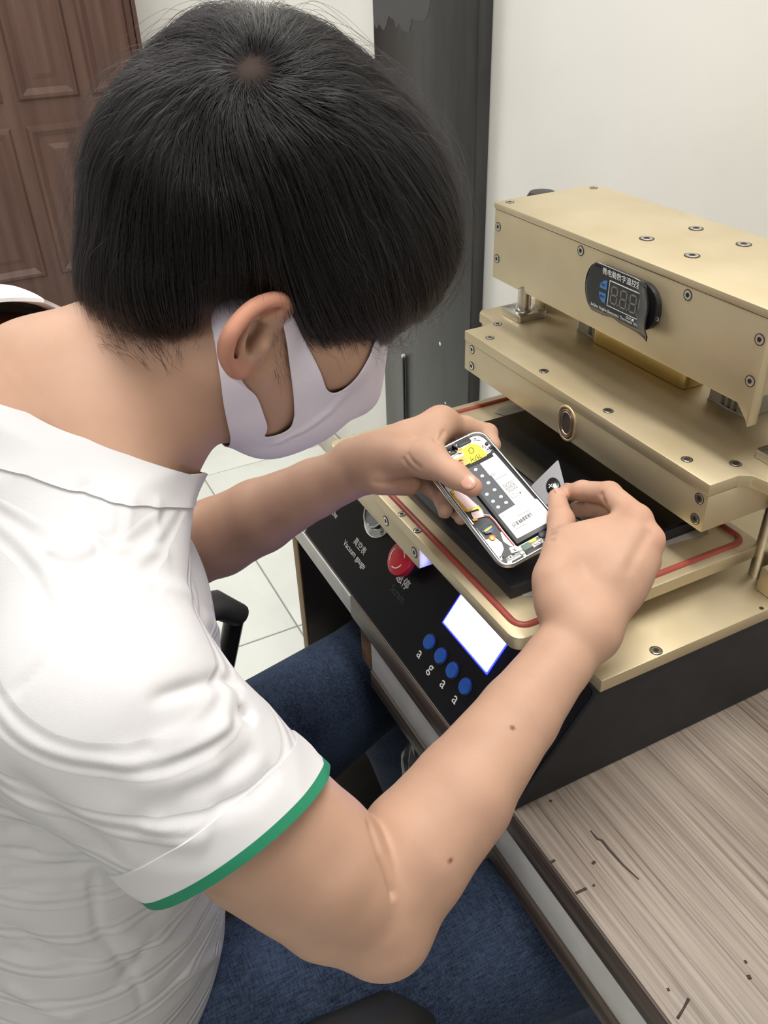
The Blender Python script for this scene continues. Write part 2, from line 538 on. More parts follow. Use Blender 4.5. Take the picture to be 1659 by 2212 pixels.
# screw: countersunk socket head, one shared mesh
def screw_mesh():
    bm = bmesh.new()
    bm_lathe(bm, [(1.0, 0.02), (1.0, 0.05), (0.86, 0.02), (0.86, -0.05)], (0, 0, 0), (0, 0, 1), 16, 1, cap=False)
    bm_lathe(bm, [(0.84, -0.1), (0.82, 0.06), (0.74, 0.10), (0.44, 0.10)], (0, 0, 0), (0, 0, 1), 16, 0, cap=False)
    bm_lathe(bm, [(0.44, 0.10), (0.42, 0.04), (0, 0.04)], (0, 0, 0), (0, 0, 1), 6, 1, cap=False)
    me = tomesh(bm, 'screw')
    me.materials.append(M_steel); me.materials.append(M_hole)
    me.polygons.foreach_set('use_smooth', [False] * len(me.polygons))
    return me
SCREW = screw_mesh()
def screw(loc, nrm, parent, r=0.0048):
    o = bpy.data.objects.new('screw', SCREW)
    COL.objects.link(o)
    o.parent = parent
    o.matrix_basis = Matrix.Translation(Vector(loc) + Vector(nrm) * 0.0001) @ frame_z(nrm).to_4x4() @ Matrix.Scale(r, 4)
    return o

# base housing with slanted front
prism('base_housing', [(XL + 0.002, 0.304, T + 0.0005), (XL + 0.002, 0.387, 0.8405), (XL + 0.002, 0.70, 0.8405), (XL + 0.002, 0.70, T + 0.0005)], (XR - XL - 0.004, 0, 0), M_housing, press, 0.0015, label='black housing of the press')
PS = Vector((0, 0.083, 0.114)).normalized()
PN = Vector((0, -0.114, 0.083)).normalized()
PB = basis((1, 0, 0), PS)
def pan(x, s, h=0.0):
    return Vector((x, 0.304, 0.727)) + PS * s + PN * h
bm = bmesh.new()
bm_prism(bm, [pan(a, b, 0.0006) for a, b in arc_round(XL + 0.006, 0.004, XR - 0.006, 0.136, 0.004, 3)], PN * 0.0012)
sharp(link('control_panel', tomesh(bm), M_overlay, press, label='black slanted control panel with blue buttons'))

# lit display
def plate(name, x0, s0, x1, s1, h0, h1, m, parent, r=0.001, **kw):
    bm = bmesh.new()
    bm_prism(bm, [pan(a, b, h0) for a, b in arc_round(x0, s0, x1, s1, r, 3)], PN * (h1 - h0))
    return sharp(link(name, tomesh(bm), m, parent, **kw))
lcd = plate('display_halo', -0.5845, 0.0695, -0.4965, 0.1105, 0.0019, 0.0022, M_lcdhalo, press, label='blue halo of the lit display, added as a glowing rim')
plate('display_screen', -0.5825, 0.0715, -0.4985, 0.1085, 0.00225, 0.0028, M_lcd, press, label='glowing white display')
for x in (-0.584, -0.560, -0.536, -0.5105):
    lathe('button', [(0.0083, 0.0), (0.0083, 0.0018), (0.0076, 0.0028), (0, 0.0032)], pan(x, 0.0435, 0.0018), PN, M_bluebtn, press, 24)
    lathe('button_ring', [(0.0095, 0), (0.0095, 0.0006), (0.0086, 0.0007), (0.0086, 0)], pan(x, 0.0435, 0.0018), PN, M_hole, press, 24)
for x, c in ((-0.587, 'a'), (-0.5625, 'g'), (-0.537, 'a'), (-0.5125, 'a')):
    text('panel_lettering', c, pan(x, 0.026, 0.002), PB, 0.017, M_print, press)
text('panel_lettering', '真空表', pan(-0.768, 0.0515, 0.002), PB, 0.0105, M_print, press)
text('panel_lettering', 'Vacuum gauge', pan(-0.769, 0.039, 0.002), PB, 0.0105, M_print, press)
text('panel_lettering', '急停', pan(-0.6695, 0.0655, 0.002), PB, 0.0135, M_print, press)
text('panel_lettering', 'Scram', pan(-0.6655, 0.0505, 0.002), PB, 0.0125, M_printdim, press)
text('panel_lettering', 'the', pan(-0.845, 0.0535, 0.002), PB, 0.0105, M_print, press)
text('panel_lettering', ')', pan(-0.853, 0.066, 0.002), PB, 0.0105, M_print, press)

# vacuum gauge
g = empty('vacuum_gauge', pan(-0.765, 0.103, 0.0018)); g.parent = press; g['label'] = 'round chrome vacuum gauge'
def gl(name, prof, m, base=(-0.765, 0.103, 0.0018), n=40):
    return lathe(name, prof, pan(*base), PN, m, g, n)
gl('gauge_flange', [(0.0315, 0), (0.0315, 0.0016), (0.030, 0.0024), (0.021, 0.0026), (0.021, 0)], M_chrome)
gl('gauge_bezel', [(0.0225, 0.002), (0.0225, 0.009), (0.0215, 0.011), (0.0195, 0.011), (0.019, 0.009), (0.019, 0.004)], M_chrome)
gl('gauge_dial', [(0.0192, 0.004), (0.0192, 0.0055), (0, 0.0055)], M_dial)
gl('gauge_glass', [(0.0192, 0.0084), (0.0192, 0.0092), (0, 0.0094)], M_lensglass)
bm = bmesh.new()
for k in range(11):
    a = math.radians(225 - 27 * k)
    c, s_ = math.cos(a), math.sin(a)
    p0, p1 = (0.0150 * c, 0.0150 * s_), (0.0178 * c, 0.0178 * s_)
    w = 0.00025
    bm_prism(bm, [pan(-0.765 + p[0] + q * w * -s_, 0.103 + p[1] + q * w * c, 0.0074) for p, q in ((p0, -1), (p1, -1), (p1, 1), (p0, 1))], PN * 0.0002)
link('dial_marks', tomesh(bm), M_hole, g)
bm = bmesh.new()
bm_prism(bm, [pan(-0.765 + a, 0.103 + b, 0.0078) for a, b in ((-0.004, 0.0008), (-0.004, -0.0008), (0.011, -0.0098), (0.0115, -0.0092))], PN * 0.0004)
link('gauge_needle', tomesh(bm), M_hole, g)
for a in (30, 150, 215, 325):
    screw(pan(-0.765 + 0.0268 * math.cos(math.radians(a)), 0.103 + 0.0268 * math.sin(math.radians(a)), 0.0042), PN, g, 0.0035)
for dx, ds, s_ in ((0, -0.007, '0'), (-0.011, -0.003, '2'), (-0.009, 0.007, '4'), (0.008, 0.008, '6')):
    text('dial_numeral', s_, pan(-0.765 + dx, 0.103 + ds, 0.0075), PB, 0.0042, M_hole, g)
settle(g)

# emergency stop
es = empty('emergency_stop', pan(-0.673, 0.090, 0.0018)); es.parent = press; es['label'] = 'red emergency stop button'
lathe('stop_collar', [(0.015, 0), (0.015, 0.004), (0.012, 0.006), (0.011, 0.012)], pan(-0.673, 0.090, 0.0018), PN, M_rubber, es, 32)
lathe('stop_cap', [(0.014, 0.010), (0.0195, 0.012), (0.0205, 0.016), (0.0195, 0.0205), (0.014, 0.0232), (0, 0.0242)], pan(-0.673, 0.090, 0.0018), PN, M_red, es, 40)
bm = bmesh.new()
for a0 in (150, 270, 30):
    ar = []
    for k in range(9):
        a = math.radians(a0 + 80 * k / 8)
        ar.append(pan(-0.673 + 0.012 * math.cos(a), 0.090 + 0.012 * math.sin(a), 0.0255))
    bm_tube(bm, ar, 0.0008, 6, flat=(PN, 0.4))
link('stop_arrows', tomesh(bm), M_print, es)
settle(es)

# base plate
bp = box('base_plate', (XL, 0.385, 0.841), (XR, 0.705, 0.855), M_gold, press, 0.0012)
screw((-0.389 - 0.003, 0.451, 0.855), (0, 0, 1), press, 0.0058)
screw((XL + 0.007, 0.451, 0.855), (0, 0, 1), press, 0.0058)
lathe('pin_hole', [(0.0022, 0), (0.0022, 0.0003), (0, 0.0003)], (-0.389, 0.576, 0.855), (0, 0, 1), M_hole, press, 12)

# sliding tray with red gasket
tr = empty('tray', (XC, 0.46, 0.877)); tr.parent = press; tr['label'] = 'gold vacuum tray with a red gasket groove'
TX0, TX1, TY0, TY1 = -0.826, -0.430, 0.325, 0.612
bm = bmesh.new()
bm_prism(bm, [(a, b, 0.877) for a, b in arc_round(TX0, TY0, TX1, TY1, 0.012, 5)], (0, 0, 0.014), 0.001)
sharp(link('tray_plate', tomesh(bm), M_gold, tr))
bm = bmesh.new()
bm_tube(bm, [(a, b, 0.8905) for a, b in arc_round(TX0 + 0.0125, TY0 + 0.012, TX1 - 0.0125, TY1 - 0.012, 0.012, 6)], 0.0036, 10, True)
sharp(link('gasket', tomesh(bm), M_gasket, tr, label='red silicone gasket'), 60)
for x in (-0.806, -0.647, -0.613):
    screw((x, 0.3302, 0.891), (0, 0, 1), tr, 0.0045)
box('tray_rail', (-0.70, 0.36, 0.8555), (-0.56, 0.60, 0.8768), M_gold, tr, 0.001)
# front lip bracket below the tray, its end catches the display light
box('tray_bracket', (-0.800, 0.331, 0.842), (-0.612, 0.350, 0.8768), M_gold, tr, 0.0012, label='gold bracket under the tray')
for x in (-0.687, -0.621):
    screw((x, 0.331, 0.858), (0, -1, 0), tr, 0.0062)
def film(pts, h=0.8914):
    bm = bmesh.new()
    bm_prism(bm, [(p[0], p[1], h) for p in pts], (0, 0, 0.0004))
    link('adhesive_residue', tomesh(bm), M_film, tr)
film([(-0.7892,0.5363,0.8910), (-0.7991,0.5545,0.8910), (-0.7995,0.5795,0.8910), (-0.7819,0.5993,0.8910), (-0.7611,0.6021,0.8910), (-0.7574,0.5714,0.8910), (-0.7682,0.5478,0.8910)])
film([(-0.4841,0.5305,0.8910), (-0.4727,0.5244,0.8910), (-0.4714,0.5454,0.8910), (-0.4689,0.5609,0.8910), (-0.4687,0.5788,0.8910), (-0.4840,0.5875,0.8910), (-0.4869,0.5658,0.8910)])
film([(-0.4885,0.3676,0.8910), (-0.4755,0.3638,0.8910), (-0.4701,0.3776,0.8910), (-0.4721,0.3944,0.8910), (-0.4828,0.3944,0.8910)])
settle(tr)

# press platen: cover plate with ears, block below
ears = [(-0.842, 0.5225), (-0.432, 0.5225), (-0.432, 0.556), (-0.426, 0.566), (-0.412, 0.569), (-0.392, 0.569), (-0.385, 0.576), (-0.385, 0.690), (-0.889, 0.690), (-0.889, 0.576), (-0.882, 0.569), (-0.862, 0.569), (-0.848, 0.566), (-0.842, 0.556)]
bm = bmesh.new()
bm_prism(bm, [(a, b, 0.9725) for a, b in ears], (0, 0, 0.0125), 0.001)
sharp(link('platen_cover', tomesh(bm), M_gold, press, label='gold cover plate with notched ears'))
box('platen_block', (-0.842, 0.5235, 0.934), (-0.432, 0.685, 0.9722), M_gold, press, 0.0008)
for x, y in ((-0.838, 0.568), (-0.806, 0.536), (-0.696, 0.536), (-0.586, 0.536), (-0.475, 0.536), (-0.448, 0.568)):
    screw((x, y, 0.985), (0, 0, 1), press, 0.0055)
for x in (-0.8255, -0.4415):
    for z in (0.9655, 0.9435):
        screw((x, 0.5235, z), (0, -1, 0), press, 0.0055)
# oval sight port
sp = empty('sight_port', (-0.632, 0.5235, 0.953)); sp.parent = press; sp['label'] = 'oval sight port with a copper rim'
M_copper = mat('copper_rim', srgb(176, 126, 96), 0.35, 0.8)
M_dark_glass = mat('dark_port_glass', srgb(84, 76, 62), 0.08)
def stadium(w, h, n=10):
    r = w / 2
    return [(r * math.cos(math.radians(a)), h / 2 - r + r * math.sin(math.radians(a))) for a in np.linspace(0, 180, n)] + [(r * math.cos(math.radians(a)), -(h / 2 - r) + r * math.sin(math.radians(a))) for a in np.linspace(180, 360, n)]
def oval_ring(name, w, h, rad, y, m):
    bm = bmesh.new()
    bm_tube(bm, [(-0.632 + a, y, 0.953 + b) for a, b in stadium(w, h)], rad, 8, True)
    return sharp(link(name, tomesh(bm), m, sp), 60)
oval_ring('port_rim', 0.0275, 0.0385, 0.0018, 0.5228, M_gold)
oval_ring('port_seal', 0.0195, 0.031, 0.0016, 0.5225, M_copper)
oval_ring('port_seal', 0.0150, 0.0265, 0.0012, 0.5222, M_steel)
bm = bmesh.new()
bm_prism(bm, [(-0.632 + a, 0.5233, 0.953 + b) for a, b in stadium(0.0135, 0.025)], (0, -0.0008, 0))
link('port_glass', tomesh(bm), M_dark_glass, sp)
for a, b in ((-0.0118, 0.006), (0.0118, -0.006)):
    screw((-0.632 + a, 0.5222, 0.953 + b), (0, -1, 0), sp, 0.0026)
settle(sp)
# brass bar and grey actuators on the platen
bm = bmesh.new()
bm_prism(bm, [(a, b, 0.9853) for a, b in arc_round(-0.735, 0.632, -0.583, 0.665, 0.006, 4)], (0, 0, 0.019), 0.0008)
sharp(link('guide_bar', tomesh(bm), M_brass, press, label='brass bar between the grey cylinders'))
def actuator(x0, x1):
    a = empty('actuator', ((x0 + x1) / 2, 0.65, 0.9853)); a.parent = press
    a['label'] = 'grey ribbed air cylinder'
    bm = bmesh.new()
    w = x1 - x0
    pts = [(x0, 0.641)]
    for k in (0.36, 0.52, 0.68):
        pts += [(x0 + w * (k - 0.05), 0.641), (x0 + w * (k - 0.03), 0.6445), (x0 + w * (k + 0.03), 0.6445), (x0 + w * (k + 0.05), 0.641)]
    pts += [(x1, 0.641), (x1, 0.688), (x0, 0.688)]
    bm_prism(bm, [(p[0], p[1], 0.9853) for p in pts], (0, 0, 0.061), 0.0005)
    link('cylinder_body', tomesh(bm), M_grey, a)
    # silicone bead around the foot
    pts = [(x0 + w * t, 0.6405 + 0.0008 * math.sin(9 * t), 0.9858) for t in np.linspace(0, 1, 14)]
    tube('sealant_bead', pts, 0.0012, M_film, a)
    settle(a)
actuator(-0.772, -0.708)
actuator(-0.556, -0.505)

# guide rods with flanged bearings
for x in (-0.846, -0.428):
    lathe('guide_rod', [(0.0085, 0), (0.0085, 0.2)], (x, 0.612, 0.8552), (0, 0, 1), M_steel, press, 24, label='steel guide rod')
    fb = empty('rod_bearing', (x, 0.612, 0.985)); fb.parent = press
    bm = bmesh.new()
    bm_prism(bm, [(x + a, 0.612 + b, 0.9853) for a, b in arc_round(-0.021, -0.021, 0.021, 0.021, 0.003, 3)], (0, 0, 0.0085), 0.0006)
    sharp(link('bearing_flange', tomesh(bm), M_steel, fb))
    lathe('bearing_collar', [(0.0135, 0), (0.0135, 0.0018), (0.0105, 0.0026), (0.0088, 0.0026)], (x, 0.612, 0.9939), (0, 0, 1), M_steel, fb, 24)
    for a in (-1, 1):
        for b in (-1, 1):
            screw((x + 0.0145 * a, 0.612 + 0.0145 * b, 0.9938), (0, 0, 1), fb, 0.003)
    settle(fb)

# upper beam: front plate with cut-outs, body, top cover
bx0, bx1 = -0.838, -0.437
fp = [(bx0, 1.047), (-0.786, 1.047), (-0.774, 1.0545), (-0.768, 1.0475), (-0.452, 1.0475), (-0.440, 1.036), (bx1, 1.030), (bx1, 1.1265), (bx0, 1.1265)]
bm = bmesh.new()
bm_prism(bm, [(a, 0.557, b) for a, b in fp], (0, 0.012, 0), 0.0007)
sharp(link('beam_front_plate', tomesh(bm), M_gold, press))
box('beam_cover', (bx0 - 0.002, 0.5565, 1.1268), (bx1 + 0.002, 0.702, 1.134), M_gold, press, 0.0012)
box('beam_body', (bx0 + 0.001, 0.5695, 1.056), (bx1 - 0.001, 0.690, 1.1265), M_gold, press, 0.001)
box('beam_back_plate', (bx0, 0.6905, 1.047), (bx1, 0.702, 1.1265), M_gold, press, 0.001)
for x, y, r in ((-0.828, 0.570, 0.005), (-0.828, 0.689, 0.005), (-0.638, 0.604, 0.0075), (-0.638, 0.668, 0.0075), (-0.575, 0.668, 0.0075), (-0.575, 0.603, 0.0075), (-0.447, 0.570, 0.005), (-0.447, 0.689, 0.005)):
    screw((x, y, 1.134), (0, 0, 1), press, r)
for x, z in ((-0.830, 1.108), (-0.830, 1.071), (-0.679, 1.1195), (-0.528, 1.1195), (-0.444, 1.108), (-0.444, 1.071)):
    screw((x, 0.557, z), (0, -1, 0), press, 0.0052)
# legs at the rear corners carrying the beam
for x0, x1 in ((-0.862, -0.839), (-0.436, -0.413)):
    bm = bmesh.new()
    pr = [(0.640, 0.8555), (0.700, 0.8555), (0.700, 1.120), (0.600, 1.120), (0.598, 1.064), (0.640, 1.02)]
    bm_prism(bm, [(x0, a, b) for a, b in pr], (x1 - x0, 0, 0), 0.001)
    sharp(link('beam_leg', tomesh(bm), M_gold, press))
lathe('black_cap', [(0.017, 0), (0.018, 0.006), (0.015, 0.011), (0.0, 0.012)], (-0.853, 0.633, 1.121), (0, 0, 1), M_rubber, press, 24, label='black plastic cap behind the beam')
lathe('black_knob', [(0.012, 0), (0.0215, 0.001), (0.0225, 0.010), (0.018, 0.014), (0, 0.0145)], (-0.8625, 0.615, 1.083), (-1, 0, 0), M_rubber, press, 28, label='black knob on the beam end')
box('leg_foot', (-0.412, 0.592, 0.8553), (-0.388, 0.63, 0.883), M_gold, press, 0.0015)
# hoses and wires behind the platen, left
M_hose = mat('clear_hose', srgb(190, 186, 160), 0.3)
tube('air_hose', [(-0.852, 0.70, 0.865), (-0.90, 0.72, 0.90), (-0.905, 0.73, 0.96), (-0.87, 0.72, 1.02)], 0.004, M_hose, press)
tube('air_hose', [(-0.845, 0.665, 0.858), (-0.874, 0.68, 0.88), (-0.88, 0.70, 0.94), (-0.866, 0.71, 1.0)], 0.0025, M_grey, press)

# thermostat on the beam
th = empty('thermostat', (-0.605, 0.557, 1.094)); th.parent = press
th['label'] = 'black oval thermostat with a peeling face film'
M_thb = mat('black_thermostat_plastic', (0.012, 0.012, 0.014), 0.3)
M_face = mat('black_face_film', (0.010, 0.010, 0.013), 0.18)
M_blueprint = mat('blue_face_print', srgb(72, 130, 196), 0.5)
M_seg = mat('grey_display_segment', srgb(118, 116, 108), 0.5)
M_win = mat('dark_display_window', srgb(40, 38, 36), 0.25)
bm = bmesh.new()
pts = [(-0.605 + a, 1.0945 + b) for b, a in stadium(0.046, 0.100, 14)]
bm_prism(bm, [(a, 0.5568, b) for a, b in pts], (0, -0.006, 0), 0.001)
sharp(link('thermostat_body', tomesh(bm), M_thb, th))
# film: a grid sheet with rounded left end, lifted and curled at its right end
def film_sheet():
    bm = bmesh.new()
    nx, nz = 26, 10
    grid = []
    for i in range(nx + 1):
        u = i / nx
        col = []
        for j in range(nz + 1):
            v = j / nz * 2 - 1
            xl = -0.658 + 0.020 * (1 - math.sqrt(max(0, 1 - (abs(v) * 0.96) ** 2)))
            xr = -0.5595 + (0.004 if v < -0.6 else 0) - 0.010 * max(0, v - 0.3) - 0.006 * max(0, 0.2 - abs(v + 0.3))
            x = xl + (xr - xl) * u
            y = 0.5500 - 0.0060 * max(0, (u - 0.72) / 0.28) ** 2 - 0.0008
            z = 1.0945 + v * 0.0245 - 0.0035 * max(0, u - 0.6) * (1 if v < 0 else 0.2)
            z -= 0.004 * math.exp(-((u - 0.36) / 0.1) ** 2) * max(0, -v - 0.5) * -1
            col.append(bm.verts.new((x, y, z)))
        grid.append(col)
    for i in range(nx):
        for j in range(nz):
            f = bm.faces.new((grid[i][j], grid[i + 1][j], grid[i + 1][j + 1], grid[i][j + 1]))
            f.smooth = True
    o = link('face_film', tomesh(bm), M_face, th, label='peeling black face film')
    s = o.modifiers.new('thick', 'SOLIDIFY'); s.thickness = 0.0007; s.offset = -1
    return o
film_sheet()
FB = basis((1, 0, 0), (0, 0, 1))
FY = 0.5487
text('face_lettering', '微电脑数字温控器', (-0.6055, FY, 1.1130), FB, 0.0070, M_print, th)
text('face_lettering', 'SuQian XingHe Electronics Thermostat XH-W', (-0.608, FY, 1.0765), FB, 0.0039, M_print, th)
box('display_window', (-0.6205, FY - 0.0001, 1.0825), (-0.5775, FY + 0.0003, 1.1065), M_win, th)
bm = bmesh.new()
for x0, z0, x1, z1 in ((-0.6212, 1.0819, -0.6205, 1.1071), (-0.5775, 1.0819, -0.5768, 1.1071), (-0.6205, 1.0819, -0.5775, 1.0825), (-0.6205, 1.1065, -0.5775, 1.1071)):
    bm_box(bm, (x0, FY - 0.0003, z0), (x1, FY + 0.0003, z1))
link('display_frame', tomesh(bm), M_print, th)
for k in range(3):
    bm = bmesh.new()
    cx, cz, w, h, t = -0.6125 + 0.0135 * k, 1.0945, 0.0042, 0.0082, 0.0008
    for a, b, hor in ((0, h, 1), (0, 0, 1), (0, -h, 1), (-w, h / 2, 0), (w, h / 2, 0), (-w, -h / 2, 0), (w, -h / 2, 0)):
        if hor: bm_box(bm, (cx + a - w + 0.0009, FY - 0.0004, cz + b - t), (cx + a + w - 0.0009, FY, cz + b + t))
        else: bm_box(bm, (cx + a - t, FY - 0.0004, cz + b - h / 2 + 0.0009), (cx + a + t, FY, cz + b + h / 2 - 0.0009))
    bm_box(bm, (cx + 0.0058, FY - 0.0004, cz - h - 0.0008), (cx + 0.0072, FY, cz - h + 0.0008))
    link('display_digit', tomesh(bm), M_seg, th)
def bluepad(pts):
    bm = bmesh.new()
    bm_prism(bm, [(a, FY + 0.0003, b) for a, b in pts], (0, -0.0006, 0))
    return link('face_button', tomesh(bm), M_blueprint, th, label='blue thermostat key')
bluepad([(-0.6245, 1.1055), (-0.6245, 1.0965), (-0.6345, 1.0965), (-0.6335, 1.101), (-0.629, 1.1045)])
bluepad([(-0.6245, 1.092), (-0.6245, 1.083), (-0.629, 1.0835), (-0.6335, 1.087), (-0.6345, 1.092)])
bluepad([(-0.5745, 1.1035), (-0.5745, 1.0965), (-0.5685, 1.0965), (-0.5705, 1.101)])
bluepad([(-0.5745, 1.092), (-0.5745, 1.085), (-0.5705, 1.0875), (-0.5685, 1.092)])
text('face_lettering', 'SET', (-0.6292, FY - 0.0004, 1.1), FB, 0.0038, M_thb, th)
text('face_lettering', 'ENT', (-0.6292, FY - 0.0004, 1.0886), FB, 0.0038, M_thb, th)
text('face_lettering', 'OUT', (-0.5885, FY - 0.0003, 1.0795), FB, 0.0036, M_print, th)
lathe('indicator_light', [(0.0014, 0), (0.0012, 0.001), (0, 0.0013)], (-0.5825, FY, 1.0795), (0, -1, 0), M_print, th, 12)
screw((-0.5535, 0.5507, 1.090), (0, -1, 0), th, 0.0028)
settle(th)
settle(press)
for ch in (g, es, tr, sp, th):
    pass

# mats lying on the tray (things of their own)
bm = bmesh.new()
bm_box(bm, (-0.756, 0.352, 0.8915), (-0.478, 0.592, 0.904), 0.0008, 2)
sharp(link('rubber_mat', tomesh(bm), M_matb, None, label='thick black mat lying on the gold tray', cat='mat'))
bm = bmesh.new()
bm_box(bm, (-0.753, 0.470, 0.9045), (-0.480, 0.590, 0.906), 0.0003, 1)
sharp(link('glossy_sheet', tomesh(bm), M_glossy, None, label='glossy black sheet on the rear half of the mat', cat='sheet'))

# ---------------------------------------------------------------- organic surfaces: distance fields and their meshing
class Field:
    def __init__(self):
        self.ops = []

    def _add(self, fn, lo, hi, k, op):
        self.ops.append((fn, np.array(lo, np.float32), np.array(hi, np.float32), k, op))

    def cone(self, a, b, ra, rb, k=0.01, op='u', flat=None):
        a = np.array(a, np.float32); b = np.array(b, np.float32)
        ab = b - a
        L2 = float(ab @ ab) + 1e-12
        if flat is not None:
            ax = np.array(flat[0], np.float32); ax = ax - ab * (ax @ ab) / L2
            ax = ax / np.linalg.norm(ax); ra_ = flat[1]
        def fn(P):
            q = P - a
            t = np.clip((q @ ab) / L2, 0, 1)
            v = q - t[:, None] * ab
            r = ra + (rb - ra) * t
            if flat is None:
                return np.sqrt(np.einsum('ij,ij->i', v, v)) - r
            c = v @ ax
            l2 = np.einsum('ij,ij->i', v, v) + c * c * (1 / ra_ ** 2 - 1)
            return (np.sqrt(np.maximum(l2, 0)) - r) * min(1.0, 0.5 + 0.5 * ra_)
        R = max(ra, rb)
        self._add(fn, np.minimum(a, b) - R, np.maximum(a, b) + R, k, op)
        return self

    def chain(self, pts, rads, k=0.01, op='u', flat=None):
        for i in range(len(pts) - 1):
            self.cone(pts[i], pts[i + 1], rads[i], rads[i + 1], k if i == 0 else min(k, 0.006), op, flat)
        return self

    def ell(self, c, R, rad, k=0.01, op='u'):
        c = np.array(c, np.float32); R = np.array(R, np.float32); rad = np.array(rad, np.float32)
        def fn(P):
            q = ((P - c) @ R) / rad
            l = np.sqrt(np.einsum('ij,ij->i', q, q)) + 1e-9
            q2 = q / rad
            g = np.sqrt(np.einsum('ij,ij->i', q2, q2)) + 1e-9
            return l * (l - 1) / g
        m = float(rad.max())
        self._add(fn, c - m, c + m, k, op)
        return self

    def loft(self, secs, k=0.01, op='u'):
        """secs: (center, half-width along X, half-depth) elliptical sections stacked along a spine in the YZ plane"""
        S = [(np.array(c, np.float32), a, b) for c, a, b in secs]
        def fn(P):
            out = None
            for (c0, a0, b0), (c1, a1, b1) in zip(S, S[1:]):
                ab = c1 - c0
                L2 = float(ab @ ab)
                ax = ab / math.sqrt(L2)
                q = P - c0
                tr = (q @ ab) / L2
                t = np.clip(tr, 0, 1)
                ts = t * t * (3 - 2 * t) if False else t
                v = q - t[:, None] * ab
                w = v @ ax
                u = v[:, 0] - w * ax[0]
                dep = np.cross(np.array([1, 0, 0], np.float32), ax); dep /= np.linalg.norm(dep)
                z = v @ dep
                A = a0 + (a1 - a0) * ts; B = b0 + (b1 - b0) * ts
                C = np.minimum(A, B) * 0.6
                l = np.sqrt((u / A) ** 2 + (z / B) ** 2 + (w / C) ** 2)
                d = (l - 1) * np.minimum(A, B)
                out = d if out is None else np.minimum(out, d)
            return out
        m = max(max(a, b) for _, a, b in S)
        P = np.array([c for c, _, _ in S])
        self._add(fn, P.min(0) - m, P.max(0) + m, k, op)
        return self

    def eval(self, P, sel=None):
        d = np.full(len(P), 1.0, np.float32)
        for i, (fn, lo, hi, k, op) in enumerate(self.ops):
            if sel is not None and not sel[i]:
                continue
            e = fn(P)
            if op == 's':
                e = -e
                h = np.clip(0.5 - 0.5 * (e - d) / k, 0, 1)
                d = d + (e - d) * (1 - h) + k * h * (1 - h) if False else np.maximum(d, e) + np.maximum(k - np.abs(d - e), 0) ** 2 / (4 * k)
            else:
                d = np.minimum(d, e) - np.maximum(k - np.abs(d - e), 0) ** 2 / (4 * k)
        return d

    def mesh(self, h, n=24, lo=None, hi=None):
        los = np.array([o[1] for o in self.ops]); his = np.array([o[2] for o in self.ops])
        ks = np.array([o[3] for o in self.ops])[:, None]
        isu = np.array([o[4] == 'u' for o in self.ops])
        LO = los[isu].min(0) - 3 * h if lo is None else np.array(lo)
        HI = his[isu].max(0) + 3 * h if hi is None else np.array(hi)
        N = np.ceil((HI - LO) / h / n).astype(int)
        NX, NY, NZ = (N * n + 4).tolist()
        ar = np.arange(n + 1)
        I, J, K = np.meshgrid(ar, ar, ar, indexing='ij')
        base = np.stack([I, J, K], -1).reshape(-1, 3)
        sub = base.reshape(n + 1, n + 1, n + 1, 3)[::8, ::8, ::8].reshape(-1, 3)
        cid, cpos, quads = [], [], []
        gid = lambda x, y, z: (x.astype(np.int64) * NY + y) * NZ + z
        for bx in range(N[0]):
            for by in range(N[1]):
                for bz in range(N[2]):
                    o = LO + np.array([bx, by, bz]) * n * h
                    sel = np.all((los - ks - 0.02 < o + n * h) & (his + ks + 0.02 > o), axis=1)
                    bo = np.array([bx, by, bz]) * n
                    if not (sel & isu).any():
                        continue
                    # cheap reject on a coarse sample
                    cpt = ((sub + bo) * h + LO).astype(np.float32)
                    dc = self.eval(cpt, sel)
                    if dc.min() > 9 * h * 1.6 or dc.max() < -9 * h * 2.5:
                        continue
                    d = self.eval(((base + bo) * h + LO).astype(np.float32), sel).reshape(n + 1, n + 1, n + 1)
                    s = d < 0
                    if s.all() or not s.any():
                        continue
                    off = np.array([bx, by, bz]) * n
                    # cells
                    c = [s[i:n + i, j:n + j, k:n + k] for i in (0, 1) for j in (0, 1) for k in (0, 1)]
                    cnt = sum(x.astype(np.int8) for x in c)
                    act = (cnt > 0) & (cnt < 8)
                    ci = np.argwhere(act)
                    acc = np.zeros((len(ci), 3), np.float32); num = np.zeros(len(ci), np.float32)
                    for ax in range(3):
                        for p in (0, 1):
                            for q in (0, 1):
                                st = np.zeros(3, int)
                                oth = [a for a in range(3) if a != ax]
                                st[oth[0]], st[oth[1]] = p, q
                                A = ci + st
                                B = A.copy(); B[:, ax] += 1
                                da = d[A[:, 0], A[:, 1], A[:, 2]]; db = d[B[:, 0], B[:, 1], B[:, 2]]
                                m = (da < 0) != (db < 0)
                                t = np.where(m, da / np.where(m, da - db, 1), 0)
                                pt = A.astype(np.float32); pt[:, ax] += t
                                acc[m] += pt[m]; num[m] += 1
                    pos = acc / num[:, None]
                    g = ci + off + 1
                    cid.append(gid(g[:, 0], g[:, 1], g[:, 2]))
                    cpos.append(o + pos * h)
                    # faces
                    for ax in range(3):
                        u, v = [(1, 2), (2, 0), (0, 1)][ax]
                        sa = s[:n, :n, :n]
                        sh = [slice(0, n)] * 3; sh[ax] = slice(1, n + 1)
                        sb = s[tuple(sh)]
                        for flip, m in ((False, sa & ~sb), (True, ~sa & sb)):
                            e = np.argwhere(m)
                            if not len(e): continue
                            e = e + off + 1
                            def sft(du, dv):
                                r = e.copy(); r[:, u] -= du; r[:, v] -= dv
                                return gid(r[:, 0], r[:, 1], r[:, 2])
                            q = np.stack([sft(1, 1), sft(0, 1), sft(0, 0), sft(1, 0)], 1)
                            quads.append(q[:, ::-1] if flip else q)
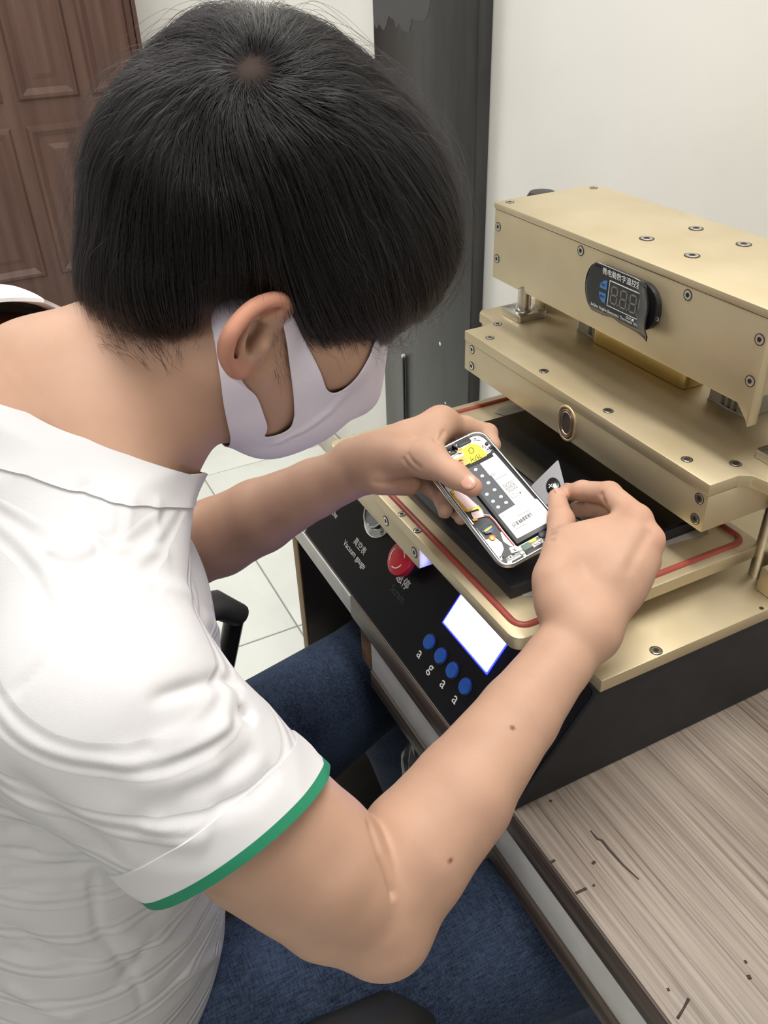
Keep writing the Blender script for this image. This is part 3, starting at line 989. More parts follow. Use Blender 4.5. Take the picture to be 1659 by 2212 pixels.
        cid = np.concatenate(cid); cpos = np.concatenate(cpos); quads = np.concatenate(quads)
        miss = np.setdiff1d(quads.ravel(), cid)
        if len(miss):
            mx = np.stack([miss // (NY * NZ), miss // NZ % NY, miss % NZ], 1)
            cid = np.concatenate([cid, miss]); cpos = np.concatenate([cpos, LO + (mx - 0.5) * h])
        o = np.argsort(cid); cid = cid[o]; cpos = cpos[o]
        ix = np.searchsorted(cid, quads.ravel())
        ix = np.clip(ix, 0, len(cid) - 1)
        ok = (cid[ix] == quads.ravel()).reshape(-1, 4).all(1)
        return cpos.astype(np.float64), ix.reshape(-1, 4)[ok]

def np_mesh(name, V, F):
    me = bpy.data.meshes.new(name)
    me.vertices.add(len(V)); me.vertices.foreach_set('co', np.asarray(V, np.float32).ravel())
    k = F.shape[1]
    me.loops.add(F.size); me.loops.foreach_set('vertex_index', F.ravel().astype(np.int32))
    me.polygons.add(len(F))
    me.polygons.foreach_set('loop_start', np.arange(0, F.size, k, dtype=np.int32))
    me.polygons.foreach_set('loop_total', np.full(len(F), k, np.int32))
    me.polygons.foreach_set('use_smooth', np.ones(len(F), bool))
    me.update(calc_edges=True)
    me.validate()
    return me

def smooth_mesh(V, F, it=2, lam=0.5):
    k = F.shape[1]
    a = np.concatenate([F[:, i] for i in range(k)]); b = np.concatenate([F[:, (i + 1) % k] for i in range(k)])
    for _ in range(it):
        acc = np.zeros_like(V); n = np.zeros(len(V))
        for x in range(3):
            acc[:, x] = np.bincount(a, V[b, x], len(V)) + np.bincount(b, V[a, x], len(V))
        n = np.bincount(a, minlength=len(V)) + np.bincount(b, minlength=len(V))
        V = V + lam * (acc / np.maximum(n, 1)[:, None] - V)
    return V

def vnormals(V, F):
    n = np.cross(V[F[:, 2]] - V[F[:, 0]], V[F[:, -1]] - V[F[:, 1]] if F.shape[1] == 4 else V[F[:, 2]] - V[F[:, 1]])
    if F.shape[1] == 3:
        n = np.cross(V[F[:, 1]] - V[F[:, 0]], V[F[:, 2]] - V[F[:, 0]])
    out = np.zeros_like(V)
    for i in range(F.shape[1]):
        for x in range(3):
            out[:, x] += np.bincount(F[:, i], n[:, x], len(V))
    return out / (np.linalg.norm(out, axis=1)[:, None] + 1e-12)

def tris(F):
    return F if F.shape[1] == 3 else np.concatenate([F[:, [0, 1, 2]], F[:, [0, 2, 3]]])

def clip(V, T, s):
    """keep the part of triangle mesh V,T where scalar s < 0; cut edges exactly"""
    ins = s < 0
    c = ins[T].sum(1)
    keep = [T[c == 3]]
    newV = [V]
    base = len(V)
    cache = {}
    def cut(a, b):
        nonlocal base
        t = s[a] / (s[a] - s[b])
        return V[a] + (V[b] - V[a]) * t[:, None]
    for want in (1, 2):
        M_ = T[c == want]
        if not len(M_): continue
        m = ins[M_]
        if want == 1: r = m.argmax(1)
        else: r = (~m).argmax(1)
        R = np.take_along_axis(M_, (np.arange(3)[None] + r[:, None]) % 3, 1)
        p1 = cut(R[:, 0], R[:, 1]); p2 = cut(R[:, 0], R[:, 2])
        i1 = base + np.arange(len(R)); i2 = i1 + len(R)
        newV += [p1, p2]; base += 2 * len(R)
        if want == 1: keep.append(np.stack([R[:, 0], i1, i2], 1))
        else:
            keep.append(np.stack([i1, R[:, 1], R[:, 2]], 1)); keep.append(np.stack([i1, R[:, 2], i2], 1))
    V2 = np.concatenate(newV); T2 = np.concatenate(keep)
    # weld the cut points, drop unused
    key = np.round(V2 / 2e-6).astype(np.int64)
    _, first, inv = np.unique(key, axis=0, return_index=True, return_inverse=True)
    inv = inv.ravel()
    T2 = inv[T2]
    V2 = V2[first]
    T2 = T2[(T2[:, 0] != T2[:, 1]) & (T2[:, 1] != T2[:, 2]) & (T2[:, 0] != T2[:, 2])]
    used = np.unique(T2)
    mp = np.full(len(V2), -1); mp[used] = np.arange(len(used))
    return V2[used], mp[T2]

def shell(V6, T):
    """closed sheet from outer (first three) and inner (last three) positions of the same triangles"""
    n = len(V6)
    E = np.concatenate([T[:, [0, 1]], T[:, [1, 2]], T[:, [2, 0]]])
    key = E.min(1) * n + E.max(1)
    u, inv, c = np.unique(key, return_inverse=True, return_counts=True)
    B = E[c[inv.ravel()] == 1]
    side = np.concatenate([np.stack([B[:, 1], B[:, 0], B[:, 0] + n], 1), np.stack([B[:, 1], B[:, 0] + n, B[:, 1] + n], 1)])
    return np.concatenate([V6[:, :3], V6[:, 3:6]]), np.concatenate([T, T[:, ::-1] + n, side])

def seg_dist(V, pts):
    """distance of every vertex to a polyline, and the parameter along it (0..1)"""
    best = np.full(len(V), 1e9); par = np.zeros(len(V))
    P = np.array(pts, float); n = len(P) - 1
    for i in range(n):
        a, b = P[i], P[i + 1]
        ab = b - a
        t = np.clip((V - a) @ ab / (ab @ ab + 1e-12), 0, 1)
        d = np.linalg.norm(V - a - t[:, None] * ab, axis=1)
        m = d < best
        best[m] = d[m]; par[m] = (i + t[m]) / n
    return best, par

def sculpt(V, F, strokes):
    if not strokes: return V
    N = vnormals(V, F)
    D = np.zeros(len(V))
    for pts, w, h in strokes:
        d, t = seg_dist(V, pts)
        fade = np.clip(np.minimum(t, 1 - t) / 0.18, 0, 1)
        fade = fade * fade * (3 - 2 * fade)
        D += h * fade * np.exp(-(d / w) ** 2)
    return V + N * D[:, None]

def vcolor(me, name, C):
    a = me.color_attributes.new(name, 'FLOAT_COLOR', 'POINT')
    a.data.foreach_set('color', np.concatenate([C, np.ones((len(C), 1))], 1).astype(np.float32).ravel())

# ---------------------------------------------------------------- the worker
M_skin = mat('skin', srgb(206, 160, 132), 0.58, 0.0, 0.32)
def skin_nodes():
    m = M_skin
    at = nd(m, 'ShaderNodeAttribute'); at.attribute_name = 'tone'
    n = nd(m, 'ShaderNodeTexNoise'); n.inputs['Scale'].default_value = 28; n.inputs['Detail'].default_value = 5
    tc = nd(m, 'ShaderNodeTexCoord'); lk(m, tc.outputs['Object'], n.inputs['Vector'])
    r = nd(m, 'ShaderNodeValToRGB')
    r.color_ramp.elements[0].position = 0.3; r.color_ramp.elements[0].color = (0.93, 0.91, 0.9, 1)
    r.color_ramp.elements[1].position = 0.7; r.color_ramp.elements[1].color = (1.04, 1.03, 1.02, 1)
    lk(m, n.outputs['Fac'], r.inputs['Fac'])
    mx = nd(m, 'ShaderNodeMix', data_type='RGBA', blend_type='MULTIPLY'); mx.inputs[0].default_value = 1.0
    lk(m, at.outputs['Color'], mx.inputs[6]); lk(m, r.outputs[0], mx.inputs[7])
    lk(m, mx.outputs[2], bsdf(m).inputs['Base Color'])
    n2 = nd(m, 'ShaderNodeTexNoise'); n2.inputs['Scale'].default_value = 900; n2.inputs['Detail'].default_value = 2
    lk(m, tc.outputs['Object'], n2.inputs['Vector'])
    add_bump(m, n2.outputs['Fac'], 0.08, 0.0004)
    bsdf(m).inputs['Subsurface Weight'].default_value = 0.12
    bsdf(m).inputs['Subsurface Radius'].default_value = (1.0, 0.4, 0.25)
    bsdf(m).inputs['Subsurface Scale'].default_value = 0.006
skin_nodes()

XM = -0.55
HO = np.array((XM, 0.17, 1.20)); HF = np.array((0, 0.70711, -0.70711)); HU = np.array((0, 0.70711, 0.70711)); HR = np.array((1.0, 0, 0))
HB = np.stack([HR, HF, HU], 1)
def H(r, f, u):
    return tuple(HO + HR * r + HF * f + HU * u)

person = empty('person', (XM, -0.1, 0.46), 'person in white t-shirt and jeans with black hair and face mask, bent over the phone', 'person')

S = Field()
# head
S.ell(H(0, -0.012, 0.045), HB, (0.076, 0.095, 0.072))
S.ell(H(0, 0.035, -0.02), HB, (0.063, 0.062, 0.082), 0.02)
for s in (-1, 1):
    S.cone(H(0.050 * s, 0.0, -0.045), H(0.016 * s, 0.066, -0.080), 0.018, 0.017, 0.025)
    S.cone(H(0.052 * s, 0.0, -0.04), H(0.056 * s, -0.005, 0.0), 0.018, 0.016, 0.025)
    S.ell(H(0.042 * s, 0.062, -0.004), HB, (0.026, 0.026, 0.024), 0.02)
    S.cone(H(0.012 * s, 0.086, 0.034), H(0.044 * s, 0.070, 0.036), 0.013, 0.012, 0.02)
S.ell(H(0, 0.074, -0.084), HB, (0.022, 0.018, 0.018), 0.02)
for s in (-1, 1):
    S.ell(H(0.031 * s, 0.094, 0.016), HB, (0.017, 0.012, 0.012), 0.012, 's')
    S.ell(H(0.031 * s, 0.078, 0.015), HB, (0.0135, 0.0125, 0.012), 0.003)
S.cone(H(0, 0.090, 0.026), H(0, 0.112, -0.018), 0.007, 0.011, 0.012)
for s in (-1, 1):
    S.cone(H(0.010 * s, 0.100, -0.022), H(0.012 * s, 0.096, -0.024), 0.008, 0.007, 0.008)
S.ell(H(0, 0.090, -0.046), HB, (0.022, 0.010, 0.006), 0.008)
S.ell(H(0, 0.089, -0.056), HB, (0.020, 0.010, 0.006), 0.006)
S.ell(H(0, 0.102, -0.051), HB, (0.024, 0.008, 0.0016), 0.004, 's')
# neck and shoulders
S.loft([((XM, 0.012, 1.080), 0.066, 0.062), ((XM, 0.052, 1.124), 0.057, 0.060), ((XM, 0.102, 1.152), 0.054, 0.060), ((XM, 0.140, 1.175), 0.052, 0.060)], 0.03)
for s in (-1, 1):
    S.cone((XM + 0.035 * s, 0.035, 1.110), (XM + 0.150 * s, 0.0, 1.030), 0.050, 0.046, 0.03)
    S.cone((XM + 0.052 * s, 0.115, 1.165), (XM + 0.018 * s, 0.085, 1.060), 0.013, 0.013, 0.02)
S.cone((XM, 0.030, 1.128), (XM, -0.040, 1.085), 0.060, 0.075, 0.04)
S.cone((XM - 0.05, 0.015, 1.125), (XM - 0.15, 0.0, 1.100), 0.045, 0.05, 0.04)
HEAD_OPS = len(S.ops)
# torso under the clothes
S.loft([((XM, -0.10, 0.54), 0.15, 0.10), ((XM, -0.065, 0.70), 0.135, 0.098), ((XM, -0.035, 0.86), 0.150, 0.105), ((XM, -0.015, 1.00), 0.158, 0.098), ((XM, 0.0, 1.06), 0.12, 0.075)], 0.03)

# right arm
RS, RE, RW = (-0.372, 0.000, 1.035), (-0.3024,0.1236,0.8470), (-0.3758,0.3483,0.9416)
def mix(a, b, t): return tuple(np.array(a) * (1 - t) + np.array(b) * t)
S.chain([RS, mix(RS, RE, .35), mix(RS, RE, .75), RE], [0.052, 0.049, 0.044, 0.036], 0.03)
S.cone(mix(RS, RE, .45), mix(RS, RE, .85), 0.045, 0.038, 0.012)
fa = [RE, (-0.3142,0.1645,0.8673), (-0.3262,0.2102,0.8856), (-0.3481,0.2707,0.9088), (-0.3656,0.3174,0.9262), RW]
S.chain(fa, [0.0355, 0.0390, 0.0365, 0.0300, 0.0258, 0.0250], 0.004)
S.chain([(-0.2920,0.1325,0.8263), (-0.3035,0.1618,0.8513), (-0.3194,0.2101,0.8765)], [0.0270, 0.0295, 0.0300], 0.010)
S.chain([(-0.3308,0.0486,0.9047), (-0.3074,0.0921,0.8532), (-0.2936,0.1185,0.8284)], [0.0260, 0.0298, 0.0275], 0.012)
S.ell((-0.2929,0.1315,0.8269), np.eye(3), (0.0235, 0.0235, 0.0235), 0.022)
S.ell((-0.2859,0.1270,0.8183), np.eye(3), (0.0145, 0.0145, 0.0145), 0.022)
S.ell((-0.3640,0.3550,0.9355), np.eye(3), (0.011, 0.011, 0.011), 0.018)

# left arm
LS, LE, LW = (2 * XM + 0.366, 0.006, 1.085), (-0.7431,0.1162,0.8547), (-0.6369,0.2922,0.9680)
S.chain([LS, mix(LS, LE, .4), mix(LS, LE, .75), LE], [0.052, 0.047, 0.043, 0.038], 0.03)
S.chain([LE, (-0.7263,0.1535,0.8740), (-0.7012,0.1939,0.9019), (-0.6696,0.2452,0.9371), LW], [0.038, 0.0415, 0.038, 0.029, 0.0245], 0.012)
S.ell((-0.6560,0.2794,0.9765), np.eye(3), (0.010, 0.010, 0.010), 0.018)

ARM_OPS = len(S.ops)
# right ear
ER = [(-0.4745,0.1683,1.2017), (-0.4680,0.1623,1.2090), (-0.4630,0.1549,1.2126), (-0.4590,0.1460,1.2136), (-0.4550,0.1371,1.2124), (-0.4520,0.1288,1.2084), (-0.4500,0.1221,1.2027), (-0.4520,0.1188,1.1942), (-0.4570,0.1202,1.1845), (-0.4630,0.1246,1.1751), (-0.4680,0.1297,1.1704), (-0.4740,0.1356,1.1701)]
def spline(P, m=4):
    P = np.array(P); Q = np.concatenate([[2 * P[0] - P[1]], P, [2 * P[-1] - P[-2]]]); out = []
    for i in range(1, len(Q) - 2):
        for t in np.linspace(0, 1, m, False):
            a, b, c, d = Q[i - 1], Q[i], Q[i + 1], Q[i + 2]
            out.append(0.5 * (2 * b + (c - a) * t + (2 * a - 5 * b + 4 * c - d) * t * t + (3 * b - a - 3 * c + d) * t ** 3))
    return [tuple(x) for x in out] + [tuple(P[-1])]
ER = spline(ER, 3)
ec = (-0.4820,0.1486,1.1809)
for i in range(len(ER) - 1):
    S.cone(ER[i], ER[i + 1], 0.0040, 0.0040, 0.003)
for i, p in enumerate(ER):
    S.cone(p, ec, 0.0030, 0.006, 0.003)
S.chain([(-0.4690,0.1572,1.2022), (-0.4660,0.1453,1.2009), (-0.4640,0.1350,1.1944), (-0.4650,0.1301,1.1851), (-0.4680,0.1323,1.1763)], [0.0030, 0.0042, 0.0046, 0.0042, 0.004], 0.005)
S.ell((-0.4650,0.1406,1.1917), np.eye(3), (0.0105, 0.0085, 0.0125), 0.004, 's')
S.chain([(-0.4720,0.1481,1.1912), (-0.4700,0.1447,1.1842), (-0.4700,0.1404,1.1785)], [0.004, 0.0052, 0.004], 0.006)
S.chain([(-0.4640,0.1570,1.2073), (-0.4590,0.1454,1.2083), (-0.4550,0.1351,1.2055), (-0.4540,0.1268,1.1991), (-0.4560,0.1238,1.1904), (-0.4610,0.1254,1.1817)], [0.0018, 0.0026, 0.0028, 0.0028, 0.0024, 0.0016], 0.003, 's')
# left ear, mirrored
for i in range(len(ER) - 1):
    S.cone((2 * XM - ER[i][0], ER[i][1], ER[i][2]), (2 * XM - ER[i + 1][0], ER[i + 1][1], ER[i + 1][2]), 0.0044, 0.0044, 0.003)
for i, p in enumerate(ER):
    S.cone((2 * XM - p[0], p[1], p[2]), (2 * XM - ec[0], ec[1], ec[2]), 0.0032, 0.006, 0.003)

# ---------------------------------------------------------------- hands (same continuous skin)
K = 0.004
# right hand: palm from wrist to knuckles, thumb and forefinger pinching the pick
def finger(F, pts, rads, k=0.004):
    F.chain(pts, rads, k)
    return pts
rM2, rM3, rM4, rM5 = (-0.4130,0.4231,0.9941), (-0.3957,0.4221,0.9848), (-0.3910,0.4164,0.9678), (-0.3869,0.4014,0.9528)
rT0 = (-0.3967,0.3420,0.9529)
for p, r in ((rM2, .0120), (rM3, .0120), (rM4, .0115), (rM5, .0105)):
    S.cone(RW, p, 0.020, r, 0.012)
S.cone(mix(RW, rM2, .5), mix(RW, rM4, .6), 0.018, 0.017, 0.012)
S.cone(mix(RW, rM3, .7), rT0, 0.015, 0.015, 0.015)
RI = [rM2, (-0.4575,0.4318,0.9911), (-0.4866,0.4275,0.9790), (-0.5036,0.4234,0.9688)]
finger(S, RI, [.0120, .0100, .0088, .0072])
RMi = [rM3, (-0.4461,0.4389,0.9770), (-0.4791,0.4375,0.9629), (-0.4984,0.4335,0.9504)]
finger(S, RMi, [.0120, .0100, .0088, .0075])
RRi = [rM4, (-0.4283,0.4470,0.9585), (-0.4612,0.4423,0.9546), (-0.4574,0.4215,0.9542)]
finger(S, RRi, [.0115, .0100, .0085, .0072])
RPi = [rM5, (-0.4090,0.4319,0.9499), (-0.4386,0.4386,0.9401), (-0.4439,0.4285,0.9353)]
finger(S, RPi, [.0105, .0088, .0076, .0066])
RT = [rT0, (-0.4310,0.3624,0.9705), (-0.4658,0.3899,0.9720), (-0.4983,0.4096,0.9708)]
finger(S, RT, [.0165, .0130, .0108, .0082], 0.012)
S.cone(rT0, RW, 0.0165, 0.020, 0.015)
S.cone((-0.4319,0.3713,0.9793), (-0.4198,0.4158,0.9843), 0.0135, 0.0130, 0.008)
S.cone((-0.4180,0.3558,0.9723), (-0.4052,0.4045,0.9790), 0.0150, 0.0150, 0.012)

S.cone(RW, (-0.4107,0.3421,0.9663), 0.021, 0.016, 0.012)
# left hand: cups the phone from its far end, thumb lying over the battery
lM2, lM3, lM4, lM5 = (-0.6388,0.3713,0.9907), (-0.6525,0.3675,0.9744), (-0.6442,0.3548,0.9553), (-0.6323,0.3429,0.9408)
for p, r in ((lM2, .0120), (lM3, .0120), (lM4, .0115), (lM5, .0105)):
    S.cone(LW, p, 0.0200, r, 0.012)
S.cone(mix(LW, lM2, .5), mix(LW, lM4, .6), 0.0175, 0.017, 0.012)
LI = [lM2, (-0.6382,0.3994,0.9793), (-0.6299,0.4214,0.9698), (-0.6099,0.4130,0.9681), (-0.5944,0.3998,0.9676)]
finger(S, LI, [.0120, .0105, .0095, .0085, .0072])
LMi = [lM3, (-0.6396,0.3984,0.9449), (-0.5994,0.3957,0.9396), (-0.5694,0.3792,0.9426)]
finger(S, LMi, [.0120, .0100, .0088, .0075])
LRi = [lM4, (-0.6265,0.3609,0.9356), (-0.5882,0.3457,0.9374), (-0.5705,0.3374,0.9388)]
finger(S, LRi, [.0115, .0100, .0090, .0076])
LPi = [lM5, (-0.6153,0.3599,0.9201), (-0.5785,0.3567,0.9260), (-0.5613,0.3493,0.9307)]
finger(S, LPi, [.0105, .0085, .0075, .0064])
LT = [(-0.6181,0.3079,0.9798), (-0.5838,0.3264,0.9905), (-0.5517,0.3359,0.9878), (-0.5341,0.3431,0.9831)]
finger(S, LT, [.0175, .0150, .0112, .0092], 0.012)
S.cone((-0.6378,0.3004,0.9745), lM2, 0.0205, 0.0125, 0.012)
S.cone((-0.6136,0.2894,0.9621), (-0.6121,0.3202,0.9529), 0.0130, 0.0135, 0.005)
S.cone(LT[0], LW, 0.0175, 0.020, 0.015)
S.cone(LT[1], lM2, 0.0100, 0.0110, 0.018)

SKV, SKF = S.mesh(0.0016)
SKV = smooth_mesh(SKV, SKF, 2, 0.4)
CREASES = [   # knuckle, thumb, palm and elbow creases
    ([(-0.3140, 0.1290, 0.9230), (-0.3033, 0.1291, 0.9170), (-0.2930, 0.1283, 0.9085), (-0.2853, 0.1298, 0.8957), (-0.2801, 0.1302, 0.8865), (-0.276, 0.130, 0.880)], 0.0028, -0.0036),
    ([(-0.3947, 0.422, 0.9985), (-0.389, 0.4099, 0.9943), (-0.3812, 0.395, 0.9891), (-0.3727, 0.3796, 0.9783)], 0.0045, -0.0016),
    ([(-0.4051, 0.4166, 1.0029), (-0.3908, 0.3924, 0.9927), (-0.3743, 0.3638, 0.9744)], 0.006, 0.0006),
    ([(-0.4523, 0.3666, 0.9779), (-0.4413, 0.3646, 0.9873)], 0.0022, -0.0009),
    ([(-0.444, 0.3599, 0.9808), (-0.4327, 0.3599, 0.9888)], 0.0022, -0.001),
    ([(-0.4356, 0.3536, 0.9833), (-0.4283, 0.355, 0.9874)], 0.0022, -0.0009),
    ([(-0.4578, 0.4223, 0.9968), (-0.4517, 0.4201, 0.9917), (-0.4433, 0.4185, 0.9896)], 0.0028, -0.0016),
    ([(-0.5948, 0.3049, 0.995), (-0.5863, 0.3061, 0.9893), (-0.5743, 0.3115, 0.9856)], 0.0024, -0.0012),
    ([(-0.5937, 0.3092, 0.9993), (-0.5805, 0.3087, 0.9949), (-0.5701, 0.3135, 0.9912)], 0.0024, -0.0012),
    ([(-0.6086, 0.2784, 0.9682), (-0.5999, 0.2982, 0.9653), (-0.6021, 0.324, 0.9613)], 0.003, -0.0032),
    ([(-0.6124, 0.3509, 1.0015), (-0.5973, 0.3404, 1.0033), (-0.5792, 0.3329, 1.007)], 0.0028, -0.0022),
    ([(-0.6144, 0.3638, 0.9976), (-0.6055, 0.3535, 0.9982), (-0.5887, 0.3403, 1.0041)], 0.0028, -0.0018),
]
SKV = sculpt(SKV, SKF, CREASES)
def tone_map(V):
    C = np.tile(np.array(srgb(184, 148, 127)), (len(V), 1))
    def spot(p, r, col, a=1.0, soft=0.5):
        d = np.linalg.norm(V - np.array(p), axis=1) / r
        w = (np.clip((1 - d) / soft, 0, 1) * a)[:, None]
        C[:] = C * (1 - w) + np.array(col) * w
    red = srgb(189, 133, 114)
    for p, r in ((rM2, .02), (rM3, .02), (RT[2], .016), (RT[3], .014), (RI[2], .012), (LT[3], .016), (LT[2], .014), (lM2, .02), (RI[1], .016)):
        spot(p, r, red, 0.55, 0.9)
    for p in ER: spot(p, 0.012, srgb(196, 136, 114), 0.5, 0.9)
    return C, spot

C_, spot_ = tone_map(SKV)
for q, r in (((-0.3233,0.2483,0.9329), 0.0022), ((-0.2771,0.1737,0.8897), 0.0020)):
    # moles on the forearm: nearest skin point
    i = np.argmin(np.linalg.norm(SKV - np.array(q), axis=1))
    spot_(SKV[i], 0.0025, srgb(122, 78, 62), 1.0, 0.6)
def build_skin():
    me = np_mesh('body', SKV, SKF)
    vcolor(me, 'tone', C_)
    return link('body', me, M_skin, person, label='bare skin of neck, ear, arms and hands')
body = build_skin()
M_nail = mat('fingernail', srgb(200, 152, 134), 0.3)
TOCAM = np.array((0.746498, -0.35737, 0.561272))
def nail(p0, p1, r, n=TOCAM, t=0.86, ln=0.0078, wd=0.74):
    a = Vector(p1) - Vector(p0); a.normalize()
    n = Vector(n); n = (n - a * n.dot(a)).normalized()
    c = Vector(mix(p0, p1, t)) + n * r * 0.80
    b = a.cross(n)
    bm = bmesh.new()
    bmesh.ops.create_uvsphere(bm, u_segments=20, v_segments=12, radius=1)
    M_ = Matrix((a * ln, b * r * wd, n * r * 0.26)).transposed()
    for v in bm.verts: v.co = M_ @ v.co + c
    return link('fingernail', tomesh(bm), M_nail, person, smooth=True)
nail(LT[2], LT[3], 0.0098, TOCAM + np.array((0.1, -0.2, 0.6)), 0.86)
nail(RT[2], RT[3], 0.0088, (0.5, 0.1, 0.8), 0.95, 0.0065)
nail(RI[2], RI[3], 0.0076, (0.0, 0.6, 0.6), 0.9, 0.006)
nail(LRi[2], LRi[3], 0.0078, (0.2, -0.2, -1.0), 0.9, 0.006)

# ---------------------------------------------------------------- t-shirt
M_shirt = mat('white_knit_cotton', srgb(207, 206, 209), 0.85, 0, 0.2)
def shirt_nodes():
    m = M_shirt
    at = nd(m, 'ShaderNodeAttribute'); at.attribute_name = 'knit'
    sp = nd(m, 'ShaderNodeSeparateColor'); lk(m, at.outputs['Color'], sp.inputs[0])
    # fine cross stripes of the knit: coordinate along the cloth in R (metres * 1)
    w = nd(m, 'ShaderNodeMath', operation='MULTIPLY'); w.inputs[1].default_value = 2 * math.pi / 0.0085
    lk(m, sp.outputs[0], w.inputs[0])
    sn = nd(m, 'ShaderNodeMath', operation='SINE'); lk(m, w.outputs[0], sn.inputs[0])
    w2 = nd(m, 'ShaderNodeMath', operation='MULTIPLY'); w2.inputs[1].default_value = 2 * math.pi / 0.036
    lk(m, sp.outputs[0], w2.inputs[0])
    sn2 = nd(m, 'ShaderNodeMath', operation='SINE'); lk(m, w2.outputs[0], sn2.inputs[0])
    gt = nd(m, 'ShaderNodeMath', operation='GREATER_THAN'); gt.inputs[1].default_value = 0.1; lk(m, sn2.outputs[0], gt.inputs[0])
    mul = nd(m, 'ShaderNodeMath', operation='MULTIPLY'); lk(m, sn.outputs[0], mul.inputs[0]); lk(m, gt.outputs[0], mul.inputs[1])
    add_bump(m, mul.outputs[0], 0.45, 0.001)
    n2 = nd(m, 'ShaderNodeTexNoise'); n2.inputs['Scale'].default_value = 1400; n2.inputs['Detail'].default_value = 2
    tc = nd(m, 'ShaderNodeTexCoord'); lk(m, tc.outputs['Object'], n2.inputs['Vector'])
    add_bump(m, n2.outputs['Fac'], 0.25, 0.0005)
shirt_nodes()
M_rib = mat('white_rib_cotton', srgb(212, 211, 214), 0.85, 0, 0.2)
M_green = mat('green_sleeve_trim', srgb(44, 130, 98), 0.8, 0, 0.2)

G = Field()
G.loft([((XM, -0.095, 0.56), 0.190, 0.135), ((XM, -0.075, 0.66), 0.188, 0.136), ((XM, -0.055, 0.78), 0.184, 0.138), ((XM, -0.035, 0.90), 0.184, 0.134), ((XM, -0.018, 1.00), 0.176, 0.118), ((XM, 0.0, 1.07), 0.125, 0.080)], 0.03)
G.loft([((XM, 0.008, 1.065), 0.072, 0.070), ((XM, 0.047, 1.119), 0.064, 0.067), ((XM, 0.102, 1.152), 0.060, 0.066)], 0.03)
for s in (-1, 1):
    G.cone((XM, 0.028, 1.126), (XM, -0.045, 1.080), 0.068, 0.084, 0.04)
    G.cone((XM - 0.05, 0.012, 1.122), (XM - 0.165, -0.005, 1.100), 0.056, 0.060, 0.04)
    G.cone((XM + 0.040 * s, 0.030, 1.105), (XM + 0.155 * s, -0.005, 1.030), 0.060, 0.058, 0.04)
TORSO = Field(); TORSO.ops = G.ops[:1]
rax = np.array(RE) - np.array(RS); rax /= np.linalg.norm(rax)
lax = np.array(LE) - np.array(LS); lax /= np.linalg.norm(lax)
_a, _b, _c = (np.array(q) for q in ((-0.3490,0.1069,0.9482), (-0.3208,-0.0132,0.9322), (-0.2814,0.0427,0.9866)))
rhem = (_a + _b) / 2
rhn = np.cross(_b - _a, _c - _a); rhn /= np.linalg.norm(rhn)
if rhn @ rax < 0: rhn = -rhn
lhem = np.array(mix(LS, LE, 0.50))
G.cone(RS, tuple(rhem + rax * 0.035), 0.064, 0.064, 0.03)
G.cone(LS, tuple(lhem + lax * 0.03), 0.064, 0.066, 0.03)
GV, GF = G.mesh(0.0026)
GV = smooth_mesh(GV, GF, 3, 0.5)
GT = tris(GF)

def arm_t(V, a, b):
    ab = np.array(b) - np.array(a)
    t = ((V - np.array(a)) @ ab) / (ab @ ab)
    return t, np.linalg.norm(V - np.array(a) - t[:, None] * ab, axis=1)
NKA = [-180, -145, -110, -81, -50, -25, -5, 7, 18, 33, 52, 70, 90, 118, 150, 180]
NKZ = [1.178, 1.184, 1.182, 1.178, 1.176, 1.168, 1.153, 1.139, 1.124, 1.104, 1.086, 1.072, 1.064, 1.080, 1.130, 1.178]
def s_neck(V):
    a = np.degrees(np.arctan2(V[:, 1] - 0.04, V[:, 0] - XM))
    s = V[:, 2] - np.interp(a, NKA, NKZ)
    return np.where(V[:, 2] > 1.0, s, -0.2) * 0.8
def s_sleeve(V, hem, ax, a):
    # only near the arm and beyond the armpit
    w = (V - hem) @ ax
    r = np.linalg.norm(V - hem - w[:, None] * ax, axis=1)
    return np.where((r < 0.095) & (TORSO.eval(V.astype(np.float32)) > 0.008), w, -0.2)
def folds(V, N):
    return V

